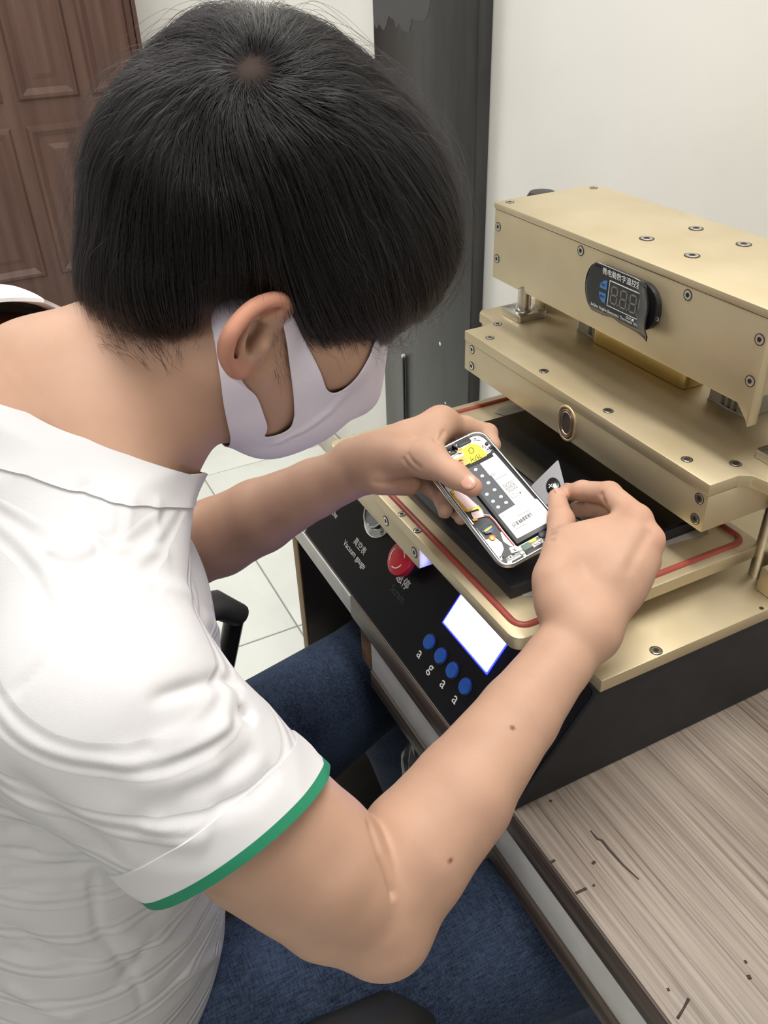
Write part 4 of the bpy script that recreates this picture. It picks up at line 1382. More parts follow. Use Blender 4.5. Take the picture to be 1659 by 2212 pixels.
FOLDS = [   # (polyline on the cloth, width, height)
    ([(-0.3243, 0.0154, 1.0746), (-0.3333, 0.0428, 1.0637), (-0.3495, 0.0649, 1.0459), (-0.352, 0.0751, 1.0294)], 0.0045, -0.004),
    ([(-0.334, 0.0657, 1.0358), (-0.3337, 0.0702, 1.0294), (-0.3311, 0.0723, 1.0248)], 0.004, -0.006),
    ([(-0.326, 0.0627, 1.0333), (-0.3171, 0.0443, 1.043), (-0.3127, 0.0268, 1.0496), (-0.311, 0.0091, 1.0537)], 0.0065, 0.003),
    ([(-0.32, 0.0712, 1.0174), (-0.3087, 0.0565, 1.0209), (-0.3031, 0.0437, 1.0225), (-0.3006, 0.0133, 1.0278)], 0.0055, -0.0026),
    ([(-0.3137, 0.0788, 1.0026), (-0.2991, 0.0573, 1.0065), (-0.2949, 0.0328, 1.0121)], 0.006, -0.0024),
    ([(-0.3004, 0.0002, 1.0207), (-0.2931, 0.0138, 1.005), (-0.2888, 0.0315, 0.9976)], 0.007, 0.0026),
    ([(-0.3156, -0.0023, 1.0648), (-0.3065, 0.005, 1.0426), (-0.3023, 0.0301, 1.0285), (-0.3097, 0.0523, 1.026)], 0.009, 0.0025),
    ([(-0.3401, -0.0554, 1.049), (-0.3242, -0.0436, 1.0343), (-0.3174, -0.0344, 1.0206), (-0.3106, -0.0244, 1.0034), (-0.306, -0.0175, 0.9848)], 0.008, -0.004),
    ([(-0.3817, -0.0694, 0.9809), (-0.3777, -0.0494, 0.9779)], 0.005, -0.003),
    ([(-0.3845, -0.0753, 0.958), (-0.3758, -0.059, 0.9562)], 0.005, -0.003),
    ([(-0.3835, -0.0807, 0.9384), (-0.3735, -0.059, 0.9364)], 0.005, -0.0028),
    ([(-0.3828, -0.0842, 0.9258), (-0.3726, -0.0624, 0.923), (-0.3672, -0.0372, 0.916)], 0.005, -0.0028),
    ([(-0.3821, -0.0889, 0.9088), (-0.3716, -0.0664, 0.9077), (-0.3662, -0.0395, 0.9002)], 0.006, -0.003),
    ([(-0.3836, -0.0972, 0.8776), (-0.3713, -0.0776, 0.8417), (-0.3661, -0.0522, 0.8124)], 0.006, -0.003),
    ([(-0.3852, -0.1049, 0.8482), (-0.3735, -0.0843, 0.8382), (-0.3666, -0.0598, 0.8153)], 0.006, -0.003),
    ([(-0.387, -0.1136, 0.8155), (-0.3757, -0.0984, 0.7881), (-0.3662, -0.0724, 0.7594)], 0.006, 0.003),
    ([(-0.3788, -0.0095, 0.7347), (-0.3993, 0.0135, 0.7024), (-0.4379, 0.0341, 0.6506)], 0.006, 0.003),
    ([(-0.3661, -0.0397, 0.8519), (-0.3719, -0.0159, 0.8057), (-0.3953, 0.0167, 0.7543)], 0.008, 0.003),
    ([(-0.314, -0.0262, 0.9886), (-0.3664, -0.0377, 0.9042), (-0.3661, -0.0456, 0.854), (-0.367, -0.0384, 0.7954), (-0.368, -0.0355, 0.7603), (-0.3674, -0.0392, 0.724)], 0.0028, -0.0022),
    ([(-0.3519, -0.0441, 1.0789), (-0.3526, -0.0321, 1.0883), (-0.3581, -0.0043, 1.0984), (-0.364, 0.0193, 1.0971), (-0.3755, 0.0468, 1.083)], 0.0028, -0.0022),
    ([(-0.4468, 0.0271, 1.1376), (-0.4409, 0.022, 1.1325), (-0.4236, 0.0219, 1.1187), (-0.4094, 0.0211, 1.1092), (-0.3855, 0.0269, 1.0989), (-0.3676, 0.0286, 1.0943)], 0.0028, -0.0024),
    ([(-0.4217, -0.0049, 1.1161), (-0.411, 0.0047, 1.1117), (-0.4189, 0.0151, 1.1161)], 0.007, 0.0035),
    ([(-0.4102, 0.0236, 1.109), (-0.4152, 0.047, 1.0985), (-0.4213, 0.0608, 1.0839)], 0.006, 0.002),
    ([(-0.3892, 0.0326, 1.0969), (-0.3956, 0.0506, 1.0836), (-0.4168, 0.0659, 1.0531)], 0.006, 0.0022),
    ([(-0.4402, 0.036, 1.1291), (-0.4261, 0.0318, 1.118), (-0.4171, 0.0243, 1.1133)], 0.004, 0.0014),
    ([(-0.4416, 0.0474, 1.1247), (-0.4305, 0.0425, 1.1165), (-0.4159, 0.0354, 1.1079)], 0.004, 0.0014),
    ([(-0.4453, 0.0619, 1.1148), (-0.4251, 0.0569, 1.096)], 0.004, 0.0014),
    ([(-0.4491, 0.0736, 1.0136), (-0.4809, 0.0886, 0.9589)], 0.006, 0.003),
    ([(-0.433, -0.012, 1.1209), (-0.3861, -0.0012, 1.1043), (-0.3707, 0.0026, 1.1016)], 0.008, 0.002),
    ([(-0.3721, -0.013, 0.8209), (-0.3687, -0.0292, 0.7918), (-0.3659, -0.0557, 0.7766)], 0.006, -0.002),
]
GV = sculpt(GV, GF, FOLDS)
def crumple(V, F, amp, sc, st):
    """soft random creases, longest along the cloth's slack direction"""
    N = vnormals(V, F)
    q = V * np.array(st) * sc
    h = np.zeros(len(V))
    for i, p in enumerate(q):
        h[i] = mnoise.noise(p)
    r = 1 - 2 * np.abs(h)           # ridged
    return V + N * (amp * (r - 0.5))[:, None]
GV = crumple(GV, GF, 0.0015, 16.0, (0.55, 0.8, 1.9))

# keep the cloth off the skin
_bs = Field(); _bs.ops = S.ops[:ARM_OPS]
_d = _bs.eval(GV.astype(np.float32))
GV = GV + vnormals(GV, GF) * np.clip(0.0042 - _d, 0, 0.012)[:, None] * (np.abs(_d) < 0.02)[:, None]
GV = smooth_mesh(GV, GF, 2, 0.5)

def build_shirt():
    GN = vnormals(smooth_mesh(GV, GF, 8, 0.6), GF)
    def cutshirt(V6, T, pairs):
        for f, off, sg in pairs:
            V6, T = clip(V6, T, sg * (f(V6[:, 6:9]) - off))
        return V6, T
    fr = lambda V: s_sleeve(V, rhem, rhn, RS)
    fl = lambda V: s_sleeve(V, lhem, lax, LS)
    def sheet(name, lift, th, pairs, m, parent, label):
        V9 = np.concatenate([GV + GN * lift, GV + GN * (lift - th), GV], 1)
        V9, T = cutshirt(V9, GT, pairs)
        V, F = shell(V9, T)
        me = np_mesh(name, V, F)
        t, r = arm_t(V, RS, RE)
        w = np.clip((t + 0.05) / 0.1, 0, 1) * (r < 0.1)
        knit = V @ np.array((0.18, 0.25, 0.95))
        vcolor(me, 'knit', np.stack([knit, w, w], 1))
        return sharp(link(name, me, m, parent, label=label), 40)
    zc = lambda V: -V[:, 2]
    o = sheet('shirt', 0.0, 0.0016, [(s_neck, 0, 1), (fr, 0, 1), (fl, 0, 1), (zc, -0.545, 1)], M_shirt, person, 'white short-sleeved knit t-shirt')
    sheet('collar', 0.0014, 0.0026, [(s_neck, 0.0012, 1), (s_neck, -0.020, -1)], M_rib, o, 'white ribbed collar')
    for f in (fr, fl):
        sheet('cuff', 0.0012, 0.0024, [(f, 0.0, 1), (f, -0.0235, -1)], M_rib, o, 'white sleeve cuff')
        sheet('sleeve_trim', 0.0014, 0.0030, [(f, 0.0065, 1), (f, -0.0003, -1)], M_green, o, 'green sleeve trim')
    return o
shirt = build_shirt()

# ---------------------------------------------------------------- jeans and shoes
M_jean = mat('dark_blue_denim', srgb(40, 50, 74), 0.85, 0, 0.2)
def denim():
    m = M_jean
    tc = nd(m, 'ShaderNodeTexCoord')
    n = nd(m, 'ShaderNodeTexNoise'); n.inputs['Scale'].default_value = 9; n.inputs['Detail'].default_value = 5
    lk(m, tc.outputs['Object'], n.inputs['Vector'])
    mp = nd(m, 'ShaderNodeMapping'); mp.inputs['Scale'].default_value = (900, 90, 900); lk(m, tc.outputs['Object'], mp.inputs['Vector'])
    n2 = nd(m, 'ShaderNodeTexNoise'); n2.inputs['Scale'].default_value = 1.0; n2.inputs['Detail'].default_value = 3; lk(m, mp.outputs[0], n2.inputs['Vector'])
    mp3 = nd(m, 'ShaderNodeMapping'); mp3.inputs['Scale'].default_value = (90, 900, 500); lk(m, tc.outputs['Object'], mp3.inputs['Vector'])
    n3 = nd(m, 'ShaderNodeTexNoise'); n3.inputs['Scale'].default_value = 1.0; n3.inputs['Detail'].default_value = 3; lk(m, mp3.outputs[0], n3.inputs['Vector'])
    ad = nd(m, 'ShaderNodeMath', operation='ADD'); lk(m, n2.outputs['Fac'], ad.inputs[0]); lk(m, n3.outputs['Fac'], ad.inputs[1])
    r = nd(m, 'ShaderNodeValToRGB')
    r.color_ramp.elements[0].position = 0.40; r.color_ramp.elements[0].color = (*srgb(19, 26, 42), 1)
    r.color_ramp.elements[1].position = 0.72; r.color_ramp.elements[1].color = (*srgb(60, 74, 98), 1)
    md = nd(m, 'ShaderNodeMath', operation='MULTIPLY_ADD'); md.inputs[1].default_value = 0.55; md.inputs[2].default_value = -0.25; lk(m, ad.outputs[0], md.inputs[0])
    a2 = nd(m, 'ShaderNodeMath', operation='MULTIPLY_ADD'); a2.inputs[1].default_value = 0.55; lk(m, n.outputs['Fac'], a2.inputs[0]); lk(m, md.outputs[0], a2.inputs[2])
    lk(m, a2.outputs[0], r.inputs['Fac'])
    lk(m, r.outputs[0], bsdf(m).inputs['Base Color'])
    add_bump(m, ad.outputs[0], 0.4, 0.0006)
denim()
J = Field()
RK, LK = (-0.355, 0.395, 0.535), (-0.790, 0.370, 0.535)
J.loft([((XM, -0.12, 0.545), 0.175, 0.120), ((XM, -0.10, 0.64), 0.170, 0.118)], 0.02)
for hip, kn, ft in (((XM + 0.115, -0.06, 0.55), RK, (-0.39, 0.47, 0.10)), ((XM - 0.095, -0.06, 0.55), LK, (-0.79, 0.45, 0.10))):
    J.chain([hip, mix(hip, kn, 0.5), kn], [0.092, 0.088, 0.074], 0.03)
    J.chain([kn, mix(kn, ft, 0.35), ft], [0.070, 0.066, 0.055], 0.02)
JV, JF = J.mesh(0.0055)
JV = smooth_mesh(JV, JF, 2, 0.5)
JFOLDS = []
JV = sculpt(JV, JF, JFOLDS)
jeans = link('jeans', np_mesh('jeans', JV, JF), M_jean, person, label='dark blue denim jeans')
M_shoe = mat('dark_shoe', (0.02, 0.02, 0.022), 0.5)
for x, y in ((-0.39, 0.47), (-0.79, 0.45)):
    Q = Field()
    Q.chain([(x, y - 0.03, 0.045), (x, y + 0.08, 0.042), (x, y + 0.17, 0.036)], [0.042, 0.040, 0.034], 0.02)
    Q.cone((x, y - 0.005, 0.06), (x, y - 0.005, 0.10), 0.040, 0.042, 0.02)
    Q.ell((x, y + 0.06, -0.10), np.eye(3), (0.3, 0.3, 0.1015), 0.004, 's')
    v, f_ = Q.mesh(0.006)
    v[:, 2] = np.maximum(v[:, 2], 0.001)
    link('shoe', np_mesh('shoe', v, f_), M_shoe, person)


# ---------------------------------------------------------------- hair
HS = Field()
HS.ell(H(0, -0.006, 0.050), HB, (0.095, 0.106, 0.098))
HS.ell(H(0, 0.052, 0.066), HB, (0.070, 0.060, 0.060), 0.03)
HS.ell(H(0, 0.028, 0.096), HB, (0.060, 0.058, 0.049), 0.03)
HS.ell(H(0, -0.056, 0.072), HB, (0.088, 0.066, 0.064), 0.03)
HS.ell(H(0, -0.066, 0.018), HB, (0.086, 0.062, 0.056), 0.03)
HS.ell(H(0, -0.060, -0.026), HB, (0.072, 0.040, 0.062), 0.03)
UNCUT = len(HS.ops)
HAIRLINE = [(-0.25, -0.082), (-0.0836, -0.0744), (-0.0713, -0.0692), (-0.0494, -0.0679), (-0.0368, -0.065), (-0.0279, -0.0443), (-0.0364, -0.0354), (-0.0464, -0.0287), (-0.052, -0.0217), (-0.0491, -0.0159), (-0.0366, -0.0098), (-0.0241, -0.0053), (-0.0173, 0.002), (-0.0097, 0.0036), (0.0016, -0.0033), (0.0163, -0.0102), (0.044, -0.0185), (0.0455, -0.0082), (0.0426, 0.0006), (0.0503, 0.0083), (0.0717, 0.0065), (0.091, 0.0118), (0.112, 0.012), (0.130, 0.020), (0.25, 0.03), (0.25, -0.25), (-0.25, -0.25)]
def poly_sd(Q, poly):
    """signed distance to a closed polygon, negative inside"""
    P = np.array(poly); n = len(P)
    d = np.full(len(Q), 1e9); s = np.ones(len(Q))
    for i in range(n):
        a = P[i]; b = P[i - 1]
        e = b - a; w = Q - a
        t = np.clip((w @ e) / (e @ e), 0, 1)
        d = np.minimum(d, ((w - t[:, None] * e) ** 2).sum(1))
        c1 = Q[:, 1] >= a[1]; c2 = Q[:, 1] < b[1]; c3 = e[0] * w[:, 1] > e[1] * w[:, 0]
        s = np.where((c1 & c2 & c3) | (~c1 & ~c2 & ~c3), -s, s)
    return np.sqrt(d) * s
def fu(P):
    q = P - HO
    return np.stack([q @ HF, q @ HU], 1)
HS._add(lambda P: (poly_sd(fu(P.astype(np.float64)), HAIRLINE) - 0.0012).astype(np.float32), (-9, -9, -9), (9, 9, 9), 0.006, 's')
M_hair0 = mat('black_hair_mass', (0.004, 0.0038, 0.004), 0.9, 0, 0.05)
hv, hf = HS.mesh(0.003)
hair = link('hair', np_mesh('hair', hv - vnormals(hv, hf) * 0.0035, hf), M_hair0, person, label='thick black layered hair')

M_hair = bpy.data.materials.new('black_hair')
M_hair.use_nodes = True
M_hair.node_tree.nodes.clear()
_o = nd(M_hair, 'ShaderNodeOutputMaterial'); _h = nd(M_hair, 'ShaderNodeBsdfHairPrincipled')
_h.parametrization = 'COLOR'
_h.inputs['Color'].default_value = (0.005, 0.0045, 0.005, 1)
_h.inputs['Roughness'].default_value = 0.32
_h.inputs['IOR'].default_value = 1.40
_h.inputs['Radial Roughness'].default_value = 0.5
lk(M_hair, _h.outputs[0], _o.inputs['Surface'])

HU_ = Field(); HU_.ops = HS.ops[:UNCUT]
_w = np.clip(1.25 - np.linalg.norm(hv - np.array((XM + 0.060, 0.1640, 1.331)), axis=1) / 0.013, 0, 1)[:, None]
vcolor(hair.data, 'scalp', (1 - _w) * np.array((0.004, 0.0038, 0.004)) + _w * np.array(srgb(70, 60, 56)))
_at = nd(M_hair0, 'ShaderNodeAttribute'); _at.attribute_name = 'scalp'
lk(M_hair0, _at.outputs['Color'], bsdf(M_hair0).inputs['Base Color'])
def hs(P): return HU_.eval(P.astype(np.float32)).astype(np.float64)
def hgrad(P):
    e = 0.002
    g = np.stack([hs(P + np.array(v) * e) - hs(P - np.array(v) * e) for v in ((1, 0, 0), (0, 1, 0), (0, 0, 1))], 1)
    return g / (np.linalg.norm(g, axis=1)[:, None] + 1e-9)
WHORL = np.array((XM + 0.060, 0.1640, 1.331))
def swirl(P, s):
    # cheap smooth vector noise
    a = np.sin(P @ np.array((61.0, 23.0, -37.0)) * s + 1.3) + np.sin(P @ np.array((-29.0, 71.0, 43.0)) * s + 4.1)
    b = np.sin(P @ np.array((47.0, -53.0, 31.0)) * s + 2.2) + np.sin(P @ np.array((17.0, 39.0, 67.0)) * s + 0.4)
    return a * 0.5, b * 0.5
def grow(N, steps=26, ds=0.0078, rng=np.random.default_rng(5), depth=(-0.010, 0.0015), spread=1.0, lift=0.0, near_whorl=False, jitter=1.0, reach=0.085):
    # roots on the scalp: random directions from the skull centre, kept where hair grows
    c = np.array(H(0, 0.0, 0.05))
    v = rng.normal(size=(N * 3, 3)); v /= np.linalg.norm(v, axis=1)[:, None]
    P = c + v * 0.10
    for _ in range(6):
        P = P - hgrad(P) * (hs(P) + 0.0062)[:, None]
    d = poly_sd(fu(P), HAIRLINE)
    q = fu(P)
    dw = np.linalg.norm(P - WHORL, axis=1)
    if near_whorl and reach < 0.05:
        P = WHORL + rng.normal(0, reach * 0.55, (N * 3, 3))
        for _ in range(6): P = P - hgrad(P) * (hs(P) + 0.0055)[:, None]
        d = poly_sd(fu(P), HAIRLINE); q = fu(P); dw = np.linalg.norm(P - WHORL, axis=1)
    keep = (d > 0.010) & ~((q[:, 0] > 0.075) & (q[:, 1] < 0.075))
    if near_whorl: keep &= dw < reach
    P = P[keep][:N]; dw = dw[keep][:N]
    n = len(P)
    if near_whorl: ds = 0.0055
    tgt = rng.uniform(depth[0], depth[1], n)
    # lanes: neighbours share their depth and swing, which reads as locks
    lane_a, lane_b = swirl(P, 1.9)
    lane_c, _ = swirl(P + 0.3, 5.2)
    tgt = tgt + 0.0022 * lane_a + 0.0016 * lane_c
    out = [P.copy()]
    alive = np.ones(n, bool); over = rng.uniform(0.0, 0.014, n) ** 1.0 * 1.0
    end = np.full(n, steps)
    L = rng.uniform(0.10, 0.19, n) if not near_whorl else rng.uniform(0.05, 0.15, n)
    go = np.zeros(n)
    cur = hs(P)
    for k in range(steps):
        g = hgrad(P)
        r = P - WHORL
        rl = np.linalg.norm(r, axis=1)[:, None] + 1e-6
        rad = r / rl
        tang = np.cross(g, rad)
        grav = np.array((0, 0.10, -1.0))
        wg = np.clip((rl - 0.03) / 0.12, 0, 1)
        a, b = swirl(P, 0.85)
        # forward sweep on the sides and temples
        fw = HF * 0.25 + np.array((0, 0.35, 0)) * np.clip((fu(P)[:, 0] + 0.04) / 0.10, -0.3, 1)[:, None]
        dirv = rad * (1.15 - wg * 0.75) + grav * (wg * 0.95) + tang * (0.30 * (1 - wg) + 0.26 * a[:, None]) + fw * wg * (0.5 + 0.6 * b[:, None] ** 2)
        dirv = dirv + rng.normal(0, 0.05 * jitter, (n, 3))
        dirv = dirv - g * (dirv * g).sum(1)[:, None]
        dirv /= np.linalg.norm(dirv, axis=1)[:, None] + 1e-9
        cut = poly_sd(fu(P), HAIRLINE) < 0.0
        free = dirv.copy()
        P2 = P + dirv * ds
        tk = tgt + (0.004 * np.sin(k * 0.45 + lane_a * 2.5)) * 0.35 + lift * (k / steps)
        blend = min(1.0, 0.6 + k * 0.2)
        P2 = P2 - hgrad(P2) * ((hs(P2) - tk) * blend)[:, None]
        # past the hairline the tips fall free
        fall = P + (dirv * 0.45 + np.array((0, 0.05, -0.75))) * ds * 0.7
        P2 = np.where(cut[:, None], fall, P2)
        go = go + np.where(cut, ds, 0)
        end = np.where((go > over) & (end == steps), k + 1, end)
        end = np.where((k * ds > L) & (end == steps) & (wg[:, 0] > 0.3), k + 1, end)
        P = P2
        out.append(P.copy())
    return np.stack(out, 1), end

def curves_obj(name, A, E, r0, m, parent, label, kind='stuff'):
    """A: strands x points x 3 ; E: last point of each strand"""
    E = np.maximum(E, 2)
    sizes = (E + 1).astype(int)
    cu = bpy.data.hair_curves.new(name)
    cu.add_curves(sizes.tolist())
    mask = np.arange(A.shape[1])[None] <= E[:, None]
    pts = A[mask]
    cu.attributes['position'].data.foreach_set('vector', pts.astype(np.float32).ravel())
    t = (np.arange(A.shape[1])[None] / E[:, None])[mask]
    rad = cu.attributes.get('radius') or cu.attributes.new('radius', 'FLOAT', 'POINT')
    rad.data.foreach_set('value', (r0 * (1 - 0.7 * np.clip(t, 0, 1) ** 3)).astype(np.float32))
    cu.materials.append(m)
    o = bpy.data.objects.new(name, cu)
    COL.objects.link(o)
    o.parent = parent
    o['label'] = label
    o['kind'] = kind
    return o
A1, E1 = grow(30000)
curves_obj('hair_strands', A1, E1, 0.000105, M_hair, hair, 'straight black hair strands falling from the crown')
A2, E2 = grow(13000, rng=np.random.default_rng(8), near_whorl=True, depth=(-0.006, 0.003))
curves_obj('crown_strands', A2, E2, 0.00010, M_hair, hair, 'short strands around the crown whorl')
A7, E7 = grow(1500, rng=np.random.default_rng(12), near_whorl=True, reach=0.032, depth=(-0.005, 0.001), jitter=2.0)
curves_obj('whorl_strands', A7, E7, 0.00009, M_hair, hair, 'short strands in the middle of the whorl')
A8, E8 = grow(700, rng=np.random.default_rng(21), near_whorl=True, reach=0.020, depth=(-0.003, 0.002), jitter=5.0)
curves_obj('whorl_strands', A8, np.minimum(E8, 5), 0.00009, M_hair, hair, 'short strands in the middle of the whorl')
A3, E3 = grow(480, rng=np.random.default_rng(9), depth=(0.001, 0.010), lift=0.010, jitter=4.0)
curves_obj('loose_strands', A3, E3, 0.00008, M_hair, hair, 'loose flyaway hairs')
# short sideburn and nape hairs lying on the skin
def skin_hairs(seeds, n, ln, spread, dirv, rng, r):
    nv = vnormals(SKV, SKF)
    A = []
    for s, dv in zip(seeds, dirv):
        near = np.argsort(np.linalg.norm(SKV - np.array(s), axis=1))[:260]
        for _ in range(n):
            i = rng.choice(near)
            p = SKV[i] + nv[i] * 0.0003
            d = np.array(dv) + rng.normal(0, spread, 3); d -= nv[i] * (d @ nv[i]); d /= np.linalg.norm(d)
            l = ln * rng.uniform(0.4, 1.0)
            A.append([p + d * l * t + nv[i] * 0.0012 * math.sin(t * 2.6) for t in np.linspace(0, 1, 7)])
    return np.array(A)
DN = (0, 0.15, -1.0)
seeds = [(-0.4780,0.1631,1.1801), (-0.4800,0.1639,1.1682), (-0.4820,0.1649,1.1576), (-0.4760,0.1608,1.1890)]
A4 = skin_hairs(seeds, 20, 0.012, 0.16, [DN] * 4, np.random.default_rng(3), 1)
seeds = [(-0.5100,0.0631,1.2035), (-0.5050,0.0704,1.1972), (-0.5000,0.0791,1.1903), (-0.4950,0.0896,1.1848)]
A5 = skin_hairs(seeds, 34, 0.011, 0.16, [(0, 0.35, -0.9)] * 4, np.random.default_rng(4), 1)
A6 = np.concatenate([A4, A5])
curves_obj('fine_hairs', A6, np.full(len(A6), 6), 0.00007, M_hair, hair, 'fine hairs at the sideburn and nape')

# ---------------------------------------------------------------- face mask
M_mask = mat('white_nonwoven_mask', srgb(228, 222, 236), 0.8, 0, 0.2)
_nz = nd(M_mask, 'ShaderNodeTexNoise'); _nz.inputs['Scale'].default_value = 1100; _nz.inputs['Detail'].default_value = 3
_tc = nd(M_mask, 'ShaderNodeTexCoord'); lk(M_mask, _tc.outputs['Object'], _nz.inputs['Vector'])
add_bump(M_mask, _nz.outputs['Fac'], 0.35, 0.0005)
MK = Field(); MK.ops = [q for q in S.ops[:HEAD_OPS] if q[4] == 'u']
MK.ell(H(0, 0.080, -0.036), HB, (0.046, 0.044, 0.058), 0.02)
MK.cone(H(0, 0.100, 0.012), H(0, 0.126, -0.022), 0.010, 0.012, 0.03)
lo_, hi_ = np.array((XM - 0.10, 0.09, 1.03)), np.array((XM + 0.10, 0.29, 1.24))
mv, mf = MK.mesh(0.0022, lo=lo_, hi=hi_)
mv = smooth_mesh(mv, mf, 2, 0.5)
mv = mv + vnormals(mv, mf) * 0.0018
mt = tris(mf)
def yz2fu(L): return [tuple(fu(np.array([(XM, a, b)]))[0]) for a, b in L]
OUTER = yz2fu([(0.1303, 1.0911), (0.1202, 1.1403), (0.1188, 1.1698), (0.1213, 1.1899), (0.1235, 1.2003), (0.1298, 1.2057), (0.138, 1.2080), (0.1446, 1.2085), (0.156, 1.2110), (0.1645, 1.2060), (0.1774, 1.1796), (0.1885, 1.1509), (0.193, 1.1345), (0.1995, 1.1285), (0.207, 1.1300), (0.216, 1.1430), (0.2245, 1.1540), (0.32, 1.24), (0.36, 1.0), (0.14, 0.98)])
HOLE = yz2fu([(0.1425, 1.1460), (0.1486, 1.1237), (0.1517, 1.1125), (0.1491, 1.1006), (0.1687, 1.1027), (0.1713, 1.1144), (0.1705, 1.1241), (0.1671, 1.1563), (0.1640, 1.1860), (0.1600, 1.2010), (0.1500, 1.2000), (0.1360, 1.1900), (0.1290, 1.1700), (0.1340, 1.1560)])
mv = sculpt(mv, mf, [([(-0.5091, 0.1529, 1.0918), (-0.5023, 0.1774, 1.0995), (-0.4978, 0.1998, 1.1129), (-0.4889, 0.2111, 1.1301)], 0.0028, 0.0016), ([(-0.5063, 0.1608, 1.0936), (-0.5036, 0.1813, 1.0967), (-0.5, 0.2023, 1.1084), (-0.4952, 0.2173, 1.1242)], 0.0026, -0.0014)])
def chaikin(P, it=2):
    P = np.array(P)
    for _ in range(it):
        Q = np.roll(P, -1, 0)
        P = np.stack([P * 0.75 + Q * 0.25, P * 0.25 + Q * 0.75], 1).reshape(-1, 2)
    return P
OUTER, HOLE = chaikin(OUTER), chaikin(HOLE)
mn = vnormals(mv, mf)
m6 = np.concatenate([mv + mn * 0.0008, mv], 1)
m6, mt = clip(m6, mt, poly_sd(fu(m6[:, 3:]), OUTER))
m6, mt = clip(m6, mt, -poly_sd(fu(m6[:, 3:]), HOLE))
mme = np_mesh('face_mask', *shell(m6, mt))
fmask = link('face_mask', mme, M_mask, person, label='white disposable face mask with wide ear loops')
settle(person)
for o_ in (hair,):
    pass

# ---------------------------------------------------------------- opened phone held over the tray
PHC = Vector((-0.541, 0.369, 0.963))
PHX = Vector((-0.005, 0.9794, 0.2021)).normalized()
PHZ = Vector((0.3194, -0.1899, 0.9284)).normalized()
PHY = PHZ.cross(PHX).normalized()
phone = empty('phone', PHC, 'opened silver phone showing its white battery, held in the left hand', 'phone')
phone.matrix_world = Matrix.Translation(PHC) @ Matrix((PHX, PHY, PHZ)).transposed().to_4x4()
M_rim = mat('silver_phone_rim', srgb(196, 196, 196), 0.22, 0.95)
M_plate = mat('silver_midplate', srgb(182, 182, 180), 0.4, 0.5)
M_pback = mat('dark_phone_tray', srgb(40, 42, 46), 0.5)
M_batt = mat('black_battery', srgb(30, 31, 34), 0.42)
M_label = mat('white_battery_label', srgb(240, 240, 240), 0.5)
M_strip = mat('slate_battery_strip', srgb(62, 66, 74), 0.5)
M_ink = mat('black_ink', (0.02, 0.02, 0.022), 0.6)
M_yellow = mat('yellow_sticker', srgb(240, 226, 60), 0.6)
M_copperf = mat('copper_foil', srgb(190, 128, 76), 0.35, 0.5)
M_pink = mat('pink_film', srgb(232, 204, 206), 0.5)
M_goldf = mat('gold_flex', srgb(206, 164, 60), 0.35, 0.6)
M_flex = mat('black_flex', srgb(22, 23, 26), 0.45)
M_bluepcb = mat('blue_circuit_board', srgb(32, 66, 104), 0.4)
M_greenpcb = mat('green_circuit_board', srgb(96, 120, 110), 0.5)
M_white = mat('white_plastic', srgb(230, 230, 228), 0.5)
M_redink = mat('red_ink', srgb(214, 84, 96), 0.6)
def mm(pts): return [(a / 1000, b / 1000) for a, b in pts]
def slab(name, pts, z0, z1, m, bev=0.0, parent=phone, **kw):
    bm = bmesh.new()
    bm_prism(bm, [(a, b, z0 / 1000) for a, b in mm(pts)], (0, 0, (z1 - z0) / 1000), bev / 1000)
    return sharp(link(name, tomesh(bm), m, parent, **kw))
def rect(x0, y0, x1, y1, r=0.0):
    if r: return [(a, b) for a, b in arc_round(x0, y0, x1, y1, r, 4)]
    return [(x0, y0), (x1, y0), (x1, y1), (x0, y1)]
# rim: swept ring
bm = bmesh.new()
oo = arc_round(-35.0, -71.2, 35.0, 71.2, 12, 8)
prof = [(0.0, -6.0), (-0.9, -4.6), (-1.1, -3.0), (-0.9, -1.2), (0.1, -0.2), (1.0, 0.0), (1.7, -0.4), (1.9, -4.0), (1.9, -6.0)]
rings = []
for ins, z in prof:
    rings.append([bm.verts.new((a / 1000, b / 1000, z / 1000)) for a, b in arc_round(-35.0 + ins, -71.2 + ins, 35.0 - ins, 71.2 - ins, 12 - ins, 8)])
for a, b in zip(rings, rings[1:] + rings[:1]):
    for i in range(len(a)):
        j = (i + 1) % len(a)
        bm.faces.new((a[i], a[j], b[j], b[i]))
bmesh.ops.recalc_face_normals(bm, faces=bm.faces[:])
sharp(link('phone_rim', tomesh(bm), M_rim, phone, label='silver rim'), 50)
slab('phone_tray', rect(-33.3, -69.5, 33.3, 69.5, 10.5), -6.4, -4.2, M_pback, label='dark inside of the phone')
slab('phone_screen', rect(-34.2, -70.4, 34.2, 70.4, 11.2), -7.4, -6.45, M_glossy)
for pts in (rect(-33.0, 43, 33.0, 69, 8), rect(-33, -69, 33, -57.0, 8), rect(-33, -57, -13.0, -36.5, 0.5)):
    slab('midplate', pts, -4.15, -3.4, M_plate)
# rim rails with notches along both long edges
for x0, x1, y0, y1 in ((29.8, 31.8, -14, 40), (-32.4, -31.0, -18, 30), (-32.6, -31.2, -62, -22)):
    slab('side_rail', rect(x0, y0, x1, y1), -4.1, -1.2, M_rim, 0.2)
for y in (46, 52, 36, 31): slab('side_contact', rect(29.0, y, 31.6, y + 2.6), -3.3, -1.4, M_flex, 0.2)
